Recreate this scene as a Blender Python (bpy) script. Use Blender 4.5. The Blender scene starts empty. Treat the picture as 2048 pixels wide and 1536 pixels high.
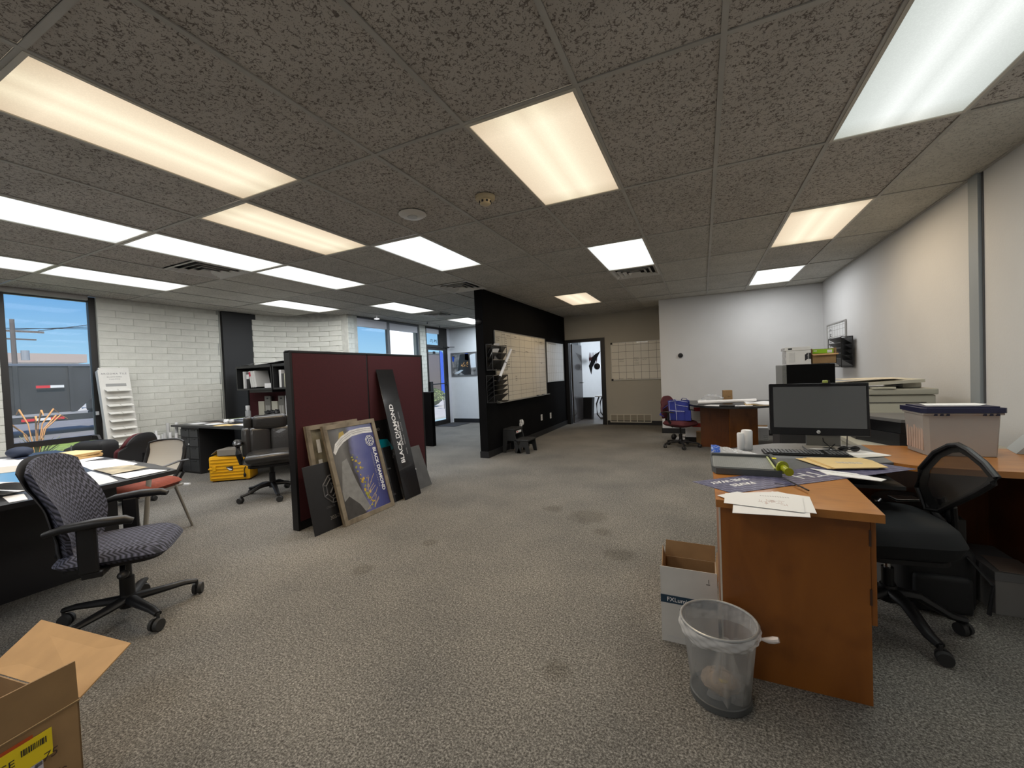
import bpy, bmesh, math, random
from mathutils import Vector, Matrix
PI = math.pi
sc = bpy.context.scene
COL = sc.collection
rnd = random.Random(7)

# ---------------------------------------------------------------- camera, world, sun, exposure
CAMZ = 1.285
yaw, pit, rol = .4373, -.0246, -.0413
fwd = Vector((-math.sin(yaw)*math.cos(pit), math.cos(yaw)*math.cos(pit), math.sin(pit)))
r0 = Vector((math.cos(yaw), math.sin(yaw), 0)); u0 = r0.cross(fwd)
rr = math.cos(rol)*r0 + math.sin(rol)*u0; uu = -math.sin(rol)*r0 + math.cos(rol)*u0
cam = bpy.data.objects.new('camera', bpy.data.cameras.new('camera')); COL.objects.link(cam)
cam.matrix_world = Matrix(((rr.x, uu.x, -fwd.x, 0), (rr.y, uu.y, -fwd.y, 0), (rr.z, uu.z, -fwd.z, CAMZ), (0, 0, 0, 1)))
cam.data.sensor_fit = 'HORIZONTAL'; cam.data.sensor_width = 36; cam.data.lens = 816.15/2048*36
cam.data.clip_start = .02; cam.data.clip_end = 600
sc.camera = cam
sc.view_settings.view_transform = 'Standard'; sc.view_settings.look = 'None'
sc.view_settings.exposure = 0.1; sc.view_settings.gamma = 1; sc.view_settings.use_curve_mapping = False
sc.cycles.use_denoising = True
sc.cycles.max_bounces = 7; sc.cycles.diffuse_bounces = 4; sc.cycles.glossy_bounces = 3
sc.cycles.transparent_max_bounces = 12; sc.cycles.transmission_bounces = 4
sc.cycles.sample_clamp_indirect = 3.0; sc.cycles.caustics_reflective = False; sc.cycles.caustics_refractive = False

w = bpy.data.worlds.new('World'); sc.world = w; w.use_nodes = True
nt = w.node_tree; nt.nodes.clear()
wo = nt.nodes.new('ShaderNodeOutputWorld'); bg = nt.nodes.new('ShaderNodeBackground')
tc = nt.nodes.new('ShaderNodeTexCoord'); sx = nt.nodes.new('ShaderNodeSeparateXYZ'); rp = nt.nodes.new('ShaderNodeValToRGB')
nt.links.new(tc.outputs['Generated'], sx.inputs[0]); nt.links.new(sx.outputs[2], rp.inputs[0])
rp.color_ramp.elements[0].position = 0.0; rp.color_ramp.elements[0].color = (.50, .72, .86, 1)
rp.color_ramp.elements[1].position = .5; rp.color_ramp.elements[1].color = (.045, .19, .60, 1)
e = rp.color_ramp.elements.new(.05); e.color = (.33, .62, .86, 1)
e = rp.color_ramp.elements.new(.18); e.color = (.14, .40, .80, 1)
nt.links.new(rp.outputs[0], bg.inputs[0]); bg.inputs[1].default_value = 1.0
nt.links.new(bg.outputs[0], wo.inputs[0])

sun = bpy.data.objects.new('sun', bpy.data.lights.new('sun', 'SUN')); COL.objects.link(sun)
sun.data.energy = 5.5; sun.data.angle = .009; sun.data.color = (1, .95, .86)
sun.rotation_euler = Vector((.62, -.25, 1)).to_track_quat('Z', 'Y').to_euler()

LAMP_W = 17.0       # watts of each ceiling fixture's lamp

# ---------------------------------------------------------------- materials
MATS = {}
def mat(name, col, rough=.6, metal=0.0, var=0.0, scale=8.0, bump=0.0, bscale=None, spec=.5, coat=0.0, alpha=1.0, emit=None, estr=0.0, stretch=None, trans=0.0, sheen=0.0):
    if name in MATS: return MATS[name]
    m = bpy.data.materials.new(name); m.use_nodes = True
    t = m.node_tree; b = t.nodes['Principled BSDF']
    c = (*col, 1)
    b.inputs['Base Color'].default_value = c; b.inputs['Roughness'].default_value = rough
    b.inputs['Metallic'].default_value = metal; b.inputs['Specular IOR Level'].default_value = spec
    b.inputs['Coat Weight'].default_value = coat; b.inputs['Alpha'].default_value = alpha
    b.inputs['Transmission Weight'].default_value = trans; b.inputs['Sheen Weight'].default_value = sheen
    if emit: b.inputs['Emission Color'].default_value = (*emit, 1); b.inputs['Emission Strength'].default_value = estr
    if var or bump:
        tc = t.nodes.new('ShaderNodeTexCoord'); mp = t.nodes.new('ShaderNodeMapping')
        if stretch: mp.inputs['Scale'].default_value = stretch
        t.links.new(tc.outputs['Object'], mp.inputs[0])
    if var:
        n = t.nodes.new('ShaderNodeTexNoise'); n.inputs['Scale'].default_value = scale; n.inputs['Detail'].default_value = 5
        t.links.new(mp.outputs[0], n.inputs[0])
        r = t.nodes.new('ShaderNodeValToRGB'); t.links.new(n.outputs[0], r.inputs[0])
        r.color_ramp.elements[0].position = .3; r.color_ramp.elements[1].position = .7
        r.color_ramp.elements[0].color = (*[max(0, x*(1-var)) for x in col], 1)
        r.color_ramp.elements[1].color = (*[min(1, x*(1+var)) for x in col], 1)
        t.links.new(r.outputs[0], b.inputs['Base Color'])
    if bump:
        n2 = t.nodes.new('ShaderNodeTexNoise'); n2.inputs['Scale'].default_value = bscale or scale*4; n2.inputs['Detail'].default_value = 3
        t.links.new(mp.outputs[0], n2.inputs[0])
        bp = t.nodes.new('ShaderNodeBump'); bp.inputs['Strength'].default_value = bump; bp.inputs['Distance'].default_value = .01
        t.links.new(n2.outputs[0], bp.inputs['Height']); t.links.new(bp.outputs[0], b.inputs['Normal'])
    MATS[name] = m
    return m

def nodes(name):
    m = bpy.data.materials.new(name); m.use_nodes = True; MATS[name] = m
    t = m.node_tree
    return m, t, t.nodes['Principled BSDF']
def N(t, kind, **kw):
    n = t.nodes.new(kind)
    for k, v in kw.items():
        if k in n.inputs: n.inputs[k].default_value = v
        else: setattr(n, k, v)
    return n
def ramp(t, fac, stops):
    r = t.nodes.new('ShaderNodeValToRGB'); t.links.new(fac, r.inputs[0])
    el = r.color_ramp.elements
    el[0].position = stops[0][0]; el[0].color = (*stops[0][1], 1)
    el[1].position = stops[-1][0]; el[1].color = (*stops[-1][1], 1)
    for p, c in stops[1:-1]:
        e = el.new(p); e.color = (*c, 1)
    return r.outputs[0]

def carpet_mat():
    m, t, b = nodes('carpet')
    tc = N(t, 'ShaderNodeTexCoord')
    n1 = N(t, 'ShaderNodeTexNoise', Scale=120.0, Detail=5.0, Roughness=.85); t.links.new(tc.outputs['Object'], n1.inputs[0])
    c1 = ramp(t, n1.outputs[0], [(.38, (.050, .047, .042)), (.5, (.155, .147, .134)), (.62, (.38, .366, .335))])
    n2 = N(t, 'ShaderNodeTexNoise', Scale=1.6, Detail=4.0); t.links.new(tc.outputs['Object'], n2.inputs[0])
    c2 = ramp(t, n2.outputs[0], [(.3, (.80, .80, .80)), (.7, (1.12, 1.1, 1.06))])
    mx = N(t, 'ShaderNodeMix', data_type='RGBA', blend_type='MULTIPLY'); mx.inputs[0].default_value = 1
    t.links.new(c1, mx.inputs[6]); t.links.new(c2, mx.inputs[7])
    n4 = N(t, 'ShaderNodeTexNoise', Scale=38.0, Detail=4.0, Roughness=.8); t.links.new(tc.outputs['Object'], n4.inputs[0])
    c4 = ramp(t, n4.outputs[0], [(.35, (.80, .80, .80)), (.65, (1.2, 1.2, 1.2))])
    mz_ = N(t, 'ShaderNodeMix', data_type='RGBA', blend_type='MULTIPLY'); mz_.inputs[0].default_value = 1
    t.links.new(mx.outputs[2], mz_.inputs[6]); t.links.new(c4, mz_.inputs[7])
    out = mz_.outputs[2]
    # worn, spilled spots of the carpet, each at its own place
    for (x, y, r) in [(-2.12, 2.03, .075), (-.61, 1.63, .06), (-.95, 3.5, .17), (-1.96, 2.56, .06), (-.55, 2.83, .10), (-1.3, 3.6, .09), (-.75, 3.2, .07)]:
        vm = N(t, 'ShaderNodeVectorMath', operation='DISTANCE'); vm.inputs[1].default_value = (x, y, 0)
        n3 = N(t, 'ShaderNodeTexNoise', Scale=9.0); t.links.new(tc.outputs['Object'], n3.inputs[0])
        t.links.new(tc.outputs['Object'], vm.inputs[0])
        ad = N(t, 'ShaderNodeMath', operation='MULTIPLY_ADD'); t.links.new(n3.outputs[0], ad.inputs[0]); ad.inputs[1].default_value = r*1.2
        t.links.new(vm.outputs['Value'], ad.inputs[2])
        c3 = ramp(t, ad.outputs[0], [(r*1.25, (.78, .77, .75)), (r*1.75+.01, (1, 1, 1))])
        m3 = N(t, 'ShaderNodeMix', data_type='RGBA', blend_type='MULTIPLY'); m3.inputs[0].default_value = 1
        t.links.new(out, m3.inputs[6]); t.links.new(c3, m3.inputs[7]); out = m3.outputs[2]
    t.links.new(out, b.inputs['Base Color']); b.inputs['Roughness'].default_value = .95; b.inputs['Specular IOR Level'].default_value = .1
    return m
def tile_mat(name, c, hole):
    m, t, b = nodes(name)
    tc = N(t, 'ShaderNodeTexCoord'); gm = N(t, 'ShaderNodeNewGeometry')
    # short fissures: a warped, stretched noise thresholded, plus pin holes
    w = N(t, 'ShaderNodeTexNoise', Scale=26.0, Detail=2.0); t.links.new(gm.outputs['Position'], w.inputs[0])
    mp = N(t, 'ShaderNodeVectorMath', operation='MULTIPLY_ADD'); t.links.new(w.outputs['Color'], mp.inputs[0]); mp.inputs[1].default_value = (.05, .05, 0); t.links.new(gm.outputs['Position'], mp.inputs[2])
    v = N(t, 'ShaderNodeTexVoronoi', feature='DISTANCE_TO_EDGE', Scale=62.0); t.links.new(mp.outputs[0], v.inputs['Vector'])
    g = N(t, 'ShaderNodeTexNoise', Scale=55.0, Detail=2.0); t.links.new(gm.outputs['Position'], g.inputs[0])
    f1 = ramp(t, v.outputs['Distance'], [(.04, (1, 1, 1)), (.14, (0, 0, 0))])
    f2 = ramp(t, g.outputs[0], [(.49, (0, 0, 0)), (.55, (1, 1, 1))])
    mm = N(t, 'ShaderNodeMath', operation='MULTIPLY'); t.links.new(f1, mm.inputs[0]); t.links.new(f2, mm.inputs[1])
    p = N(t, 'ShaderNodeTexVoronoi', Scale=120.0); t.links.new(gm.outputs['Position'], p.inputs['Vector'])
    f3 = ramp(t, p.outputs['Distance'], [(.16, (.8, .8, .8)), (.26, (0, 0, 0))])
    mx = N(t, 'ShaderNodeMath', operation='MAXIMUM'); t.links.new(mm.outputs[0], mx.inputs[0]); t.links.new(f3, mx.inputs[1])
    cc = ramp(t, mx.outputs[0], [(0.0, c), (1.0, hole)])
    n = N(t, 'ShaderNodeTexNoise', Scale=3.0, Detail=3.0); t.links.new(gm.outputs['Position'], n.inputs[0])
    c2 = ramp(t, n.outputs[0], [(.3, (.90, .89, .87)), (.7, (1.06, 1.05, 1.03))])
    m2 = N(t, 'ShaderNodeMix', data_type='RGBA', blend_type='MULTIPLY'); m2.inputs[0].default_value = 1
    t.links.new(cc, m2.inputs[6]); t.links.new(c2, m2.inputs[7]); t.links.new(m2.outputs[2], b.inputs['Base Color'])
    b.inputs['Roughness'].default_value = .95; b.inputs['Specular IOR Level'].default_value = .1
    return m
def wood_mat(name, dark, light, rough=.32, axis=(9, 1.2, 1.2), coat=.15):
    m, t, b = nodes(name)
    tc = N(t, 'ShaderNodeTexCoord'); mp = N(t, 'ShaderNodeMapping'); mp.inputs['Scale'].default_value = axis
    t.links.new(tc.outputs['Object'], mp.inputs[0])
    n = N(t, 'ShaderNodeTexNoise', Scale=2.2, Detail=6.0, Distortion=.9); t.links.new(mp.outputs[0], n.inputs[0])
    c = ramp(t, n.outputs[0], [(.28, dark), (.52, tuple((a+2*q)/3 for a, q in zip(dark, light))), (.75, light)])
    n2 = N(t, 'ShaderNodeTexNoise', Scale=5.5, Detail=2.0); t.links.new(tc.outputs['Object'], n2.inputs[0])
    c2 = ramp(t, n2.outputs[0], [(.28, (.72, .66, .6)), (.42, (1, 1, 1))])
    m2 = N(t, 'ShaderNodeMix', data_type='RGBA', blend_type='MULTIPLY'); m2.inputs[0].default_value = .7
    t.links.new(c, m2.inputs[6]); t.links.new(c2, m2.inputs[7]); t.links.new(m2.outputs[2], b.inputs['Base Color'])
    b.inputs['Roughness'].default_value = rough; b.inputs['Coat Weight'].default_value = coat; b.inputs['Coat Roughness'].default_value = .25
    return m
def lens_mat(name, base, streak):
    # fluorescent troffer lens: brighter lines over the two tubes, a fine prismatic pattern
    m, t, b = nodes(name)
    tc = N(t, 'ShaderNodeTexCoord'); s = N(t, 'ShaderNodeSeparateXYZ'); t.links.new(tc.outputs['Object'], s.inputs[0])
    a = N(t, 'ShaderNodeMath', operation='ABSOLUTE'); t.links.new(s.outputs[0], a.inputs[0])
    c = ramp(t, a.outputs[0], [(0.0, tuple((p*.45+q*.55) for p, q in zip(base, streak))), (.075, streak), (.16, tuple((p*.6+q*.4) for p, q in zip(base, streak))), (.28, base)])
    ay = N(t, 'ShaderNodeMath', operation='ABSOLUTE'); t.links.new(s.outputs[1], ay.inputs[0])
    c2 = ramp(t, ay.outputs[0], [(.42, (1, 1, 1)), (.6, (.78, .76, .72))])
    v = N(t, 'ShaderNodeTexVoronoi', Scale=150.0); t.links.new(tc.outputs['Object'], v.inputs['Vector'])
    c3 = ramp(t, v.outputs['Distance'], [(.1, (1.0, 1.0, 1.0)), (.6, (.93, .93, .93))])
    m2 = N(t, 'ShaderNodeMix', data_type='RGBA', blend_type='MULTIPLY'); m2.inputs[0].default_value = 1
    t.links.new(c, m2.inputs[6]); t.links.new(c2, m2.inputs[7])
    m3 = N(t, 'ShaderNodeMix', data_type='RGBA', blend_type='MULTIPLY'); m3.inputs[0].default_value = 1
    t.links.new(m2.outputs[2], m3.inputs[6]); t.links.new(c3, m3.inputs[7])
    t.links.new(m3.outputs[2], b.inputs['Emission Color']); b.inputs['Emission Strength'].default_value = 1
    b.inputs['Base Color'].default_value = (0, 0, 0, 1); b.inputs['Specular IOR Level'].default_value = 0
    return m
def weave_mat(name, c1, c2, sc_=1.0):
    # zig-zag woven upholstery
    m, t, b = nodes(name)
    tc = N(t, 'ShaderNodeTexCoord'); mp = N(t, 'ShaderNodeMapping'); mp.inputs['Scale'].default_value = (sc_, sc_, sc_)
    t.links.new(tc.outputs['Object'], mp.inputs[0]); s = N(t, 'ShaderNodeSeparateXYZ'); t.links.new(mp.outputs[0], s.inputs[0])
    ax = N(t, 'ShaderNodeMath', operation='PINGPONG'); t.links.new(s.outputs[1], ax.inputs[0]); ax.inputs[1].default_value = .017
    sm = N(t, 'ShaderNodeMath', operation='ADD'); t.links.new(s.outputs[0], sm.inputs[0]); t.links.new(s.outputs[2], sm.inputs[1])
    ad = N(t, 'ShaderNodeMath', operation='ADD'); t.links.new(ax.outputs[0], ad.inputs[0]); t.links.new(sm.outputs[0], ad.inputs[1])
    pp = N(t, 'ShaderNodeMath', operation='PINGPONG'); t.links.new(ad.outputs[0], pp.inputs[0]); pp.inputs[1].default_value = .011
    dv = N(t, 'ShaderNodeMath', operation='DIVIDE'); t.links.new(pp.outputs[0], dv.inputs[0]); dv.inputs[1].default_value = .011
    c = ramp(t, dv.outputs[0], [(.15, c1), (.8, c2)])
    n = N(t, 'ShaderNodeTexNoise', Scale=60.0, Detail=2.0); t.links.new(tc.outputs['Object'], n.inputs[0])
    k2 = ramp(t, n.outputs[0], [(.3, (.7, .7, .7)), (.7, (1.2, 1.2, 1.2))])
    m2 = N(t, 'ShaderNodeMix', data_type='RGBA', blend_type='MULTIPLY'); m2.inputs[0].default_value = 1
    t.links.new(c, m2.inputs[6]); t.links.new(k2, m2.inputs[7]); t.links.new(m2.outputs[2], b.inputs['Base Color'])
    b.inputs['Roughness'].default_value = .9; b.inputs['Sheen Weight'].default_value = .0
    bp = N(t, 'ShaderNodeBump', Strength=.5, Distance=.003); t.links.new(dv.outputs[0], bp.inputs['Height']); t.links.new(bp.outputs[0], b.inputs['Normal'])
    return m
def see_mat(name, col, a, rough=.3):      # mesh cloth, thin film, glass: part of it lets light through
    m, t, b = nodes(name)
    b.inputs['Base Color'].default_value = (*col, 1); b.inputs['Roughness'].default_value = rough
    tr = N(t, 'ShaderNodeBsdfTransparent'); ms = N(t, 'ShaderNodeMixShader'); ms.inputs[0].default_value = a
    t.links.new(tr.outputs[0], ms.inputs[1]); t.links.new(b.outputs[0], ms.inputs[2])
    t.links.new(ms.outputs[0], t.nodes['Material Output'].inputs[0])
    return m

CARPET = carpet_mat()
TILE_OLD = tile_mat('ceiling tile old', (.50, .475, .445), (.17, .15, .14))
TILE_MID = tile_mat('ceiling tile', (.50, .485, .455), (.25, .24, .22))
TILE_NEW = tile_mat('ceiling tile new', (.55, .54, .50), (.36, .35, .33))
TEE = mat('tee bar', (.42, .41, .38), .6, var=.1, scale=4)
WALL_GREY = mat('pale grey paint', (.62, .625, .63), .75, var=.03, scale=2, bump=.08, bscale=60)
WALL_TAUPE = mat('taupe paint', (.42, .40, .35), .75, var=.03, scale=2, bump=.08, bscale=60)
WALL_BLACK = mat('black wall paint', (.0055, .0055, .006), .8, var=.2, scale=3, spec=.05)
WALL_WHITE = mat('white wall paint', (.66, .68, .70), .7, var=.02)
BRICK = mat('painted brick', (.66, .66, .60), .8, var=.07, scale=9, bump=.35, bscale=45)
MORTAR = mat('painted mortar', (.56, .56, .51), .9, var=.1, scale=12)
BLACKP = mat('black plastic', (.009, .009, .010), .42, var=.15, scale=10, spec=.35)
BLACKM = mat('black metal', (.010, .010, .011), .4, metal=.0)
BLACKG = mat('gloss black', (.006, .006, .007), .12)
RUBBER = mat('dark rubber', (.022, .022, .022), .6)
CHERRY = wood_mat('cherry laminate', (.20, .062, .009), (.29, .098, .015), axis=(3, 3, .8))
CHERRY_T = wood_mat('cherry top', (.33, .125, .026), (.47, .195, .044), axis=(1.2, 9, 1.2), rough=.3)
CHERRY_D = wood_mat('dark cherry', (.085, .024, .005), (.14, .042, .010))
GREYLAM = mat('grey laminate', (.13, .135, .14), .5, var=.12, scale=50)
PAPER = mat('white paper', (.80, .80, .80), .7)
PAPER2 = mat('grey print', (.30, .30, .31), .8)
MANILA = mat('manila paper', (.75, .56, .27), .7, var=.04, scale=10)
KRAFT = mat('kraft cardboard', (.30, .185, .085), .8, var=.1, scale=12)
KRAFT_L = mat('kraft cardboard inner', (.50, .30, .13), .8, var=.07, scale=12)
MAROON = mat('burgundy fabric', (.050, .0045, .008), .9, var=.12, scale=60, bump=.1, bscale=300)
CHROME = mat('chrome', (.6, .6, .6), .2, metal=1)
SILVER = mat('silver paint', (.42, .41, .38), .4, metal=.4)
INK = mat('black ink', (.02, .02, .025), .7)
WHITEINK = mat('white lettering', (.85, .85, .86), .5)
GLASS = see_mat('window glass', (.6, .7, .75), .06, .03)
LENS_W = lens_mat('lens bright white', (1.0, 1.04, 1.06), (1.9, 1.95, 1.95))
LENS_WARM = lens_mat('lens aged warm', (.84, .68, .49), (1.12, .99, .74))
LENS_DIM = lens_mat('lens cool', (.62, .66, .62), (.98, 1.02, .98))

# ---------------------------------------------------------------- mesh building
class B:
    def __init__(s): s.b = bmesh.new()
    def _x(s, vs, M):
        if M is not None: bmesh.ops.transform(s.b, matrix=M, verts=vs)
        return s
    def box(s, c, d, rz=0, bev=0, M=None, seg=2):
        t = bmesh.new(); bmesh.ops.create_cube(t, size=1)
        bmesh.ops.scale(t, vec=d, verts=t.verts)
        if bev: bmesh.ops.bevel(t, geom=t.edges[:], offset=bev, segments=seg, affect='EDGES', profile=.6)
        X = Matrix.Translation(c) @ Matrix.Rotation(rz, 4, 'Z')
        if M is not None: X = M @ X
        bmesh.ops.transform(t, matrix=X, verts=t.verts)
        me = bpy.data.meshes.new('t'); t.to_mesh(me); t.free(); s.b.from_mesh(me); bpy.data.meshes.remove(me)
        return s
    def bb(s, x0, x1, y0, y1, z0, z1, bev=0, M=None):
        return s.box(((x0+x1)/2, (y0+y1)/2, (z0+z1)/2), (abs(x1-x0), abs(y1-y0), abs(z1-z0)), 0, bev, M)
    def cyl(s, p0, p1, r0, r1=None, n=14, M=None):
        p0, p1 = Vector(p0), Vector(p1); r1 = r0 if r1 is None else r1
        d = p1-p0; L = d.length
        X = Matrix.Translation((p0+p1)/2) @ d.to_track_quat('Z', 'Y').to_matrix().to_4x4()
        if M is not None: X = M @ X
        bmesh.ops.create_cone(s.b, cap_ends=True, segments=n, radius1=max(r0, 1e-5), radius2=max(r1, 1e-5), depth=L, matrix=X)
        return s
    def tube(s, pts, r, n=8, closed=False, M=None, flat=1.0):
        pts = [Vector(p) for p in pts]; rs = r if isinstance(r, (list, tuple)) else [r]*len(pts)
        rings = []
        up = Vector((0, 0, 1)); m = len(pts)
        for i, p in enumerate(pts):
            if closed: d = pts[(i+1) % m]-pts[i-1]
            else: d = pts[min(i+1, m-1)]-pts[max(i-1, 0)]
            d.normalize(); a = d.cross(up)
            if a.length < 1e-3: a = d.cross(Vector((0, 1, 0)))
            a.normalize(); bb = a.cross(d).normalized()
            rings.append([s.b.verts.new(p + a*(math.cos(2*PI*k/n)*rs[i]) + bb*(math.sin(2*PI*k/n)*rs[i]*flat)) for k in range(n)])
        for i in range(m if closed else m-1):
            A, C = rings[i], rings[(i+1) % m]
            for k in range(n): s.b.faces.new((A[k], A[(k+1) % n], C[(k+1) % n], C[k]))
        if not closed: s.b.faces.new(rings[0][::-1]); s.b.faces.new(rings[-1])
        if M is not None: s._x([v for R_ in rings for v in R_], M)
        return s
    def prism(s, pts, z0, z1, M=None):          # polygon in xy, extruded in z
        a = [s.b.verts.new((x, y, z0)) for x, y in pts]; c = [s.b.verts.new((x, y, z1)) for x, y in pts]
        n = len(pts); s.b.faces.new(a[::-1]); s.b.faces.new(c)
        for i in range(n): s.b.faces.new((a[i], a[(i+1) % n], c[(i+1) % n], c[i]))
        return s._x(a+c, M)
    def quad(s, ps, th=0.0):
        v = [s.b.verts.new(p) for p in ps]; s.b.faces.new(v)
        return s
    def slab(s, ps, th):                        # thin sheet through 3-D corners, with thickness
        ps = [Vector(p) for p in ps]; n = (ps[1]-ps[0]).cross(ps[2]-ps[0]).normalized()*th
        a = [s.b.verts.new(p) for p in ps]; c = [s.b.verts.new(p+n) for p in ps]; k = len(ps)
        s.b.faces.new(a[::-1]); s.b.faces.new(c)
        for i in range(k): s.b.faces.new((a[i], a[(i+1) % k], c[(i+1) % k], c[i]))
        return s
    def lathe(s, prof, n=24, c=(0, 0, 0), M=None):
        rings = []
        for r, z in prof: rings.append([s.b.verts.new((c[0]+r*math.cos(2*PI*k/n), c[1]+r*math.sin(2*PI*k/n), c[2]+z)) for k in range(n)])
        for A, C in zip(rings, rings[1:]):
            for k in range(n): s.b.faces.new((A[k], A[(k+1) % n], C[(k+1) % n], C[k]))
        return s._x([v for R_ in rings for v in R_], M)
    def surf(s, fn, nu, nv, th=0.0, M=None):    # fn(u,v)->xyz and thickness along the normal
        P = [[Vector(fn(i/nu, j/nv)) for j in range(nv+1)] for i in range(nu+1)]
        V = [[s.b.verts.new(p) for p in row] for row in P]
        for i in range(nu):
            for j in range(nv): s.b.faces.new((V[i][j], V[i+1][j], V[i+1][j+1], V[i][j+1]))
        allv = [v for row in V for v in row]
        if th:
            def nrm(i, j):
                a = P[min(i+1, nu)][j]-P[max(i-1, 0)][j]; c = P[i][min(j+1, nv)]-P[i][max(j-1, 0)]
                return a.cross(c).normalized()
            W = [[s.b.verts.new(P[i][j]-nrm(i, j)*(th(i/nu, j/nv) if callable(th) else th)) for j in range(nv+1)] for i in range(nu+1)]
            for i in range(nu):
                for j in range(nv): s.b.faces.new((W[i][j], W[i][j+1], W[i+1][j+1], W[i+1][j]))
            for i in range(nu):
                s.b.faces.new((V[i][0], W[i][0], W[i+1][0], V[i+1][0])); s.b.faces.new((V[i][nv], V[i+1][nv], W[i+1][nv], W[i][nv]))
            for j in range(nv):
                s.b.faces.new((V[0][j], V[0][j+1], W[0][j+1], W[0][j])); s.b.faces.new((V[nu][j], W[nu][j], W[nu][j+1], V[nu][j+1]))
            allv += [v for row in W for v in row]
        return s._x(allv, M)
    def ball(s, c, r, sq=(1, 1, 1), n=12, M=None):
        X = Matrix.Translation(c) @ Matrix.Diagonal((*[r*q for q in sq], 1))
        if M is not None: X = M @ X
        bmesh.ops.create_uvsphere(s.b, u_segments=n, v_segments=max(6, n*2//3), radius=1, matrix=X)
        return s
    def crumple(s, amt, seed=0):
        q = random.Random(seed)
        for v in s.b.verts: v.co += Vector((q.uniform(-1, 1), q.uniform(-1, 1), q.uniform(-1, 1)))*amt
        return s
    def done(s, name, m, parent=None, smooth=False, loc=None, rot=None, ang=40):
        bmesh.ops.recalc_face_normals(s.b, faces=s.b.faces)
        me = bpy.data.meshes.new(name); s.b.to_mesh(me); s.b.free()
        for mm in (m if isinstance(m, (list, tuple)) else [m]): me.materials.append(mm)
        if smooth:
            me.polygons.foreach_set('use_smooth', [True]*len(me.polygons))
            try: me.set_sharp_from_angle(angle=math.radians(ang))
            except Exception: pass
        o = bpy.data.objects.new(name, me); COL.objects.link(o)
        if parent is not None: o.parent = parent
        if loc: o.location = loc
        if rot: o.rotation_euler = rot
        return o

def tag(o, label=None, cat=None, group=None, kind=None):
    if label: o['label'] = label
    if cat: o['category'] = cat
    if group: o['group'] = group
    if kind: o['kind'] = kind
    return o
def thing(name, label, cat, loc=(0, 0, 0), rz=0, group=None, rot=None):
    o = bpy.data.objects.new(name, None); COL.objects.link(o); o.empty_display_size = .05
    o.location = loc; o.rotation_euler = rot or (0, 0, rz)
    return tag(o, label, cat, group)
def struct(o): o['kind'] = 'structure'; return o
def part(name, mesh, parent, loc=(0, 0, 0), rot=(0, 0, 0), scale=None):
    o = bpy.data.objects.new(name, mesh); COL.objects.link(o); o.parent = parent; o.location = loc; o.rotation_euler = rot
    if scale: o.scale = scale
    return o
def copy_tree(o, parent=None):
    c = o.copy(); COL.objects.link(c); c.parent = parent
    for ch in list(o.children): copy_tree(ch, c)
    return c
def text_mesh(s, size, m, ext=.0006, align='CENTER', space=1.0, bold=0.0, shear=0.0):
    cu = bpy.data.curves.new('t', 'FONT'); cu.body = s; cu.size = size; cu.align_x = align; cu.align_y = 'CENTER'
    cu.extrude = ext; cu.space_character = space; cu.offset = bold; cu.shear = shear; cu.resolution_u = 3
    o = bpy.data.objects.new('t', cu); COL.objects.link(o)
    bpy.context.view_layer.update()
    me = bpy.data.meshes.new_from_object(o.evaluated_get(bpy.context.evaluated_depsgraph_get()))
    bpy.data.objects.remove(o); bpy.data.curves.remove(cu)
    me.materials.clear(); me.materials.append(m); me.name = 'lettering'
    return me
def lettering(s, size, m, parent, M, name='lettering', **kw):
    o = bpy.data.objects.new(name, text_mesh(s, size, m, **kw)); COL.objects.link(o); o.parent = parent
    o.matrix_local = M
    return o
def frame3(origin, xdir, ydir):     # matrix with local x along xdir, local y along ydir (z = normal)
    x = Vector(xdir).normalized(); z = x.cross(Vector(ydir)).normalized(); y = z.cross(x)
    return Matrix(((x.x, y.x, z.x, origin[0]), (x.y, y.y, z.y, origin[1]), (x.z, y.z, z.z, origin[2]), (0, 0, 0, 1)))
# ================================================================ SETTING
H = 2.606
GX, GY, TU, TV = .1144, 1.8896, .6096, 1.2192      # ceiling grid origin and pitch
XL, XR, YF, YB = -7.7, 1.87, -3.0, 9.63            # room

def wall_box(name, x0, x1, y0, y1, z0, z1, m): return struct(B().bb(x0, x1, y0, y1, z0, z1).done(name, m))
struct(B().prism([(XL-.05, YF), (XR+.05, YF), (XR+.05, YB+.06), (XL-.05, YB+.06)], -.06, 0).done('floor', CARPET))
ceiling = struct(B().bb(XL-.1, XR+.15, YF-.1, YB+.15, H+.12, H+.2).done('ceiling', mat('slab', (.2, .2, .2), .9)))

# walls
wall_right = wall_box('wall_right', XR, XR+.12, YF, YB, 0, H+.12, WALL_GREY)
tp = struct(B().bb(XR-.025, XR, 4.17, 4.29, 0, H, .003).done('trim_1', mat('grey cover strip', (.27, .30, .32), .5)))
tp2 = struct(B().bb(XR-.006, XR, 4.152, 4.168, 0, H).done('trim_2', mat('dark joint', (.08, .08, .085), .8)))
wall_box('wall_front', XL-.12, XR+.12, YF-.12, YF, 0, H+.12, WALL_GREY)
wall_box('wall_back_right', -.74, XR+.1, 8.5, 8.62, 0, H+.12, WALL_GREY)
wall_box('wall_recess_side', -.74, -.62, 8.62, YB, 0, H+.12, WALL_TAUPE)
wb = wall_box('wall_back', -2.09, -.74, YB, YB+.12, 0, H+.12, WALL_TAUPE)
wall_box('wall_back_above_door', -3.03, -2.09, YB, YB+.12, 2.03, H+.12, WALL_TAUPE)
wall_box('wall_back_entrance', -6.5, -3.03, YB, YB+.12, 0, H+.12, WALL_WHITE)
wp = wall_box('wall_partition', -3.165, -3.03, 5.52, YB, 0, H+.02, WALL_BLACK)
bbm = mat('black baseboard', (.008, .008, .009), .5)
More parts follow.
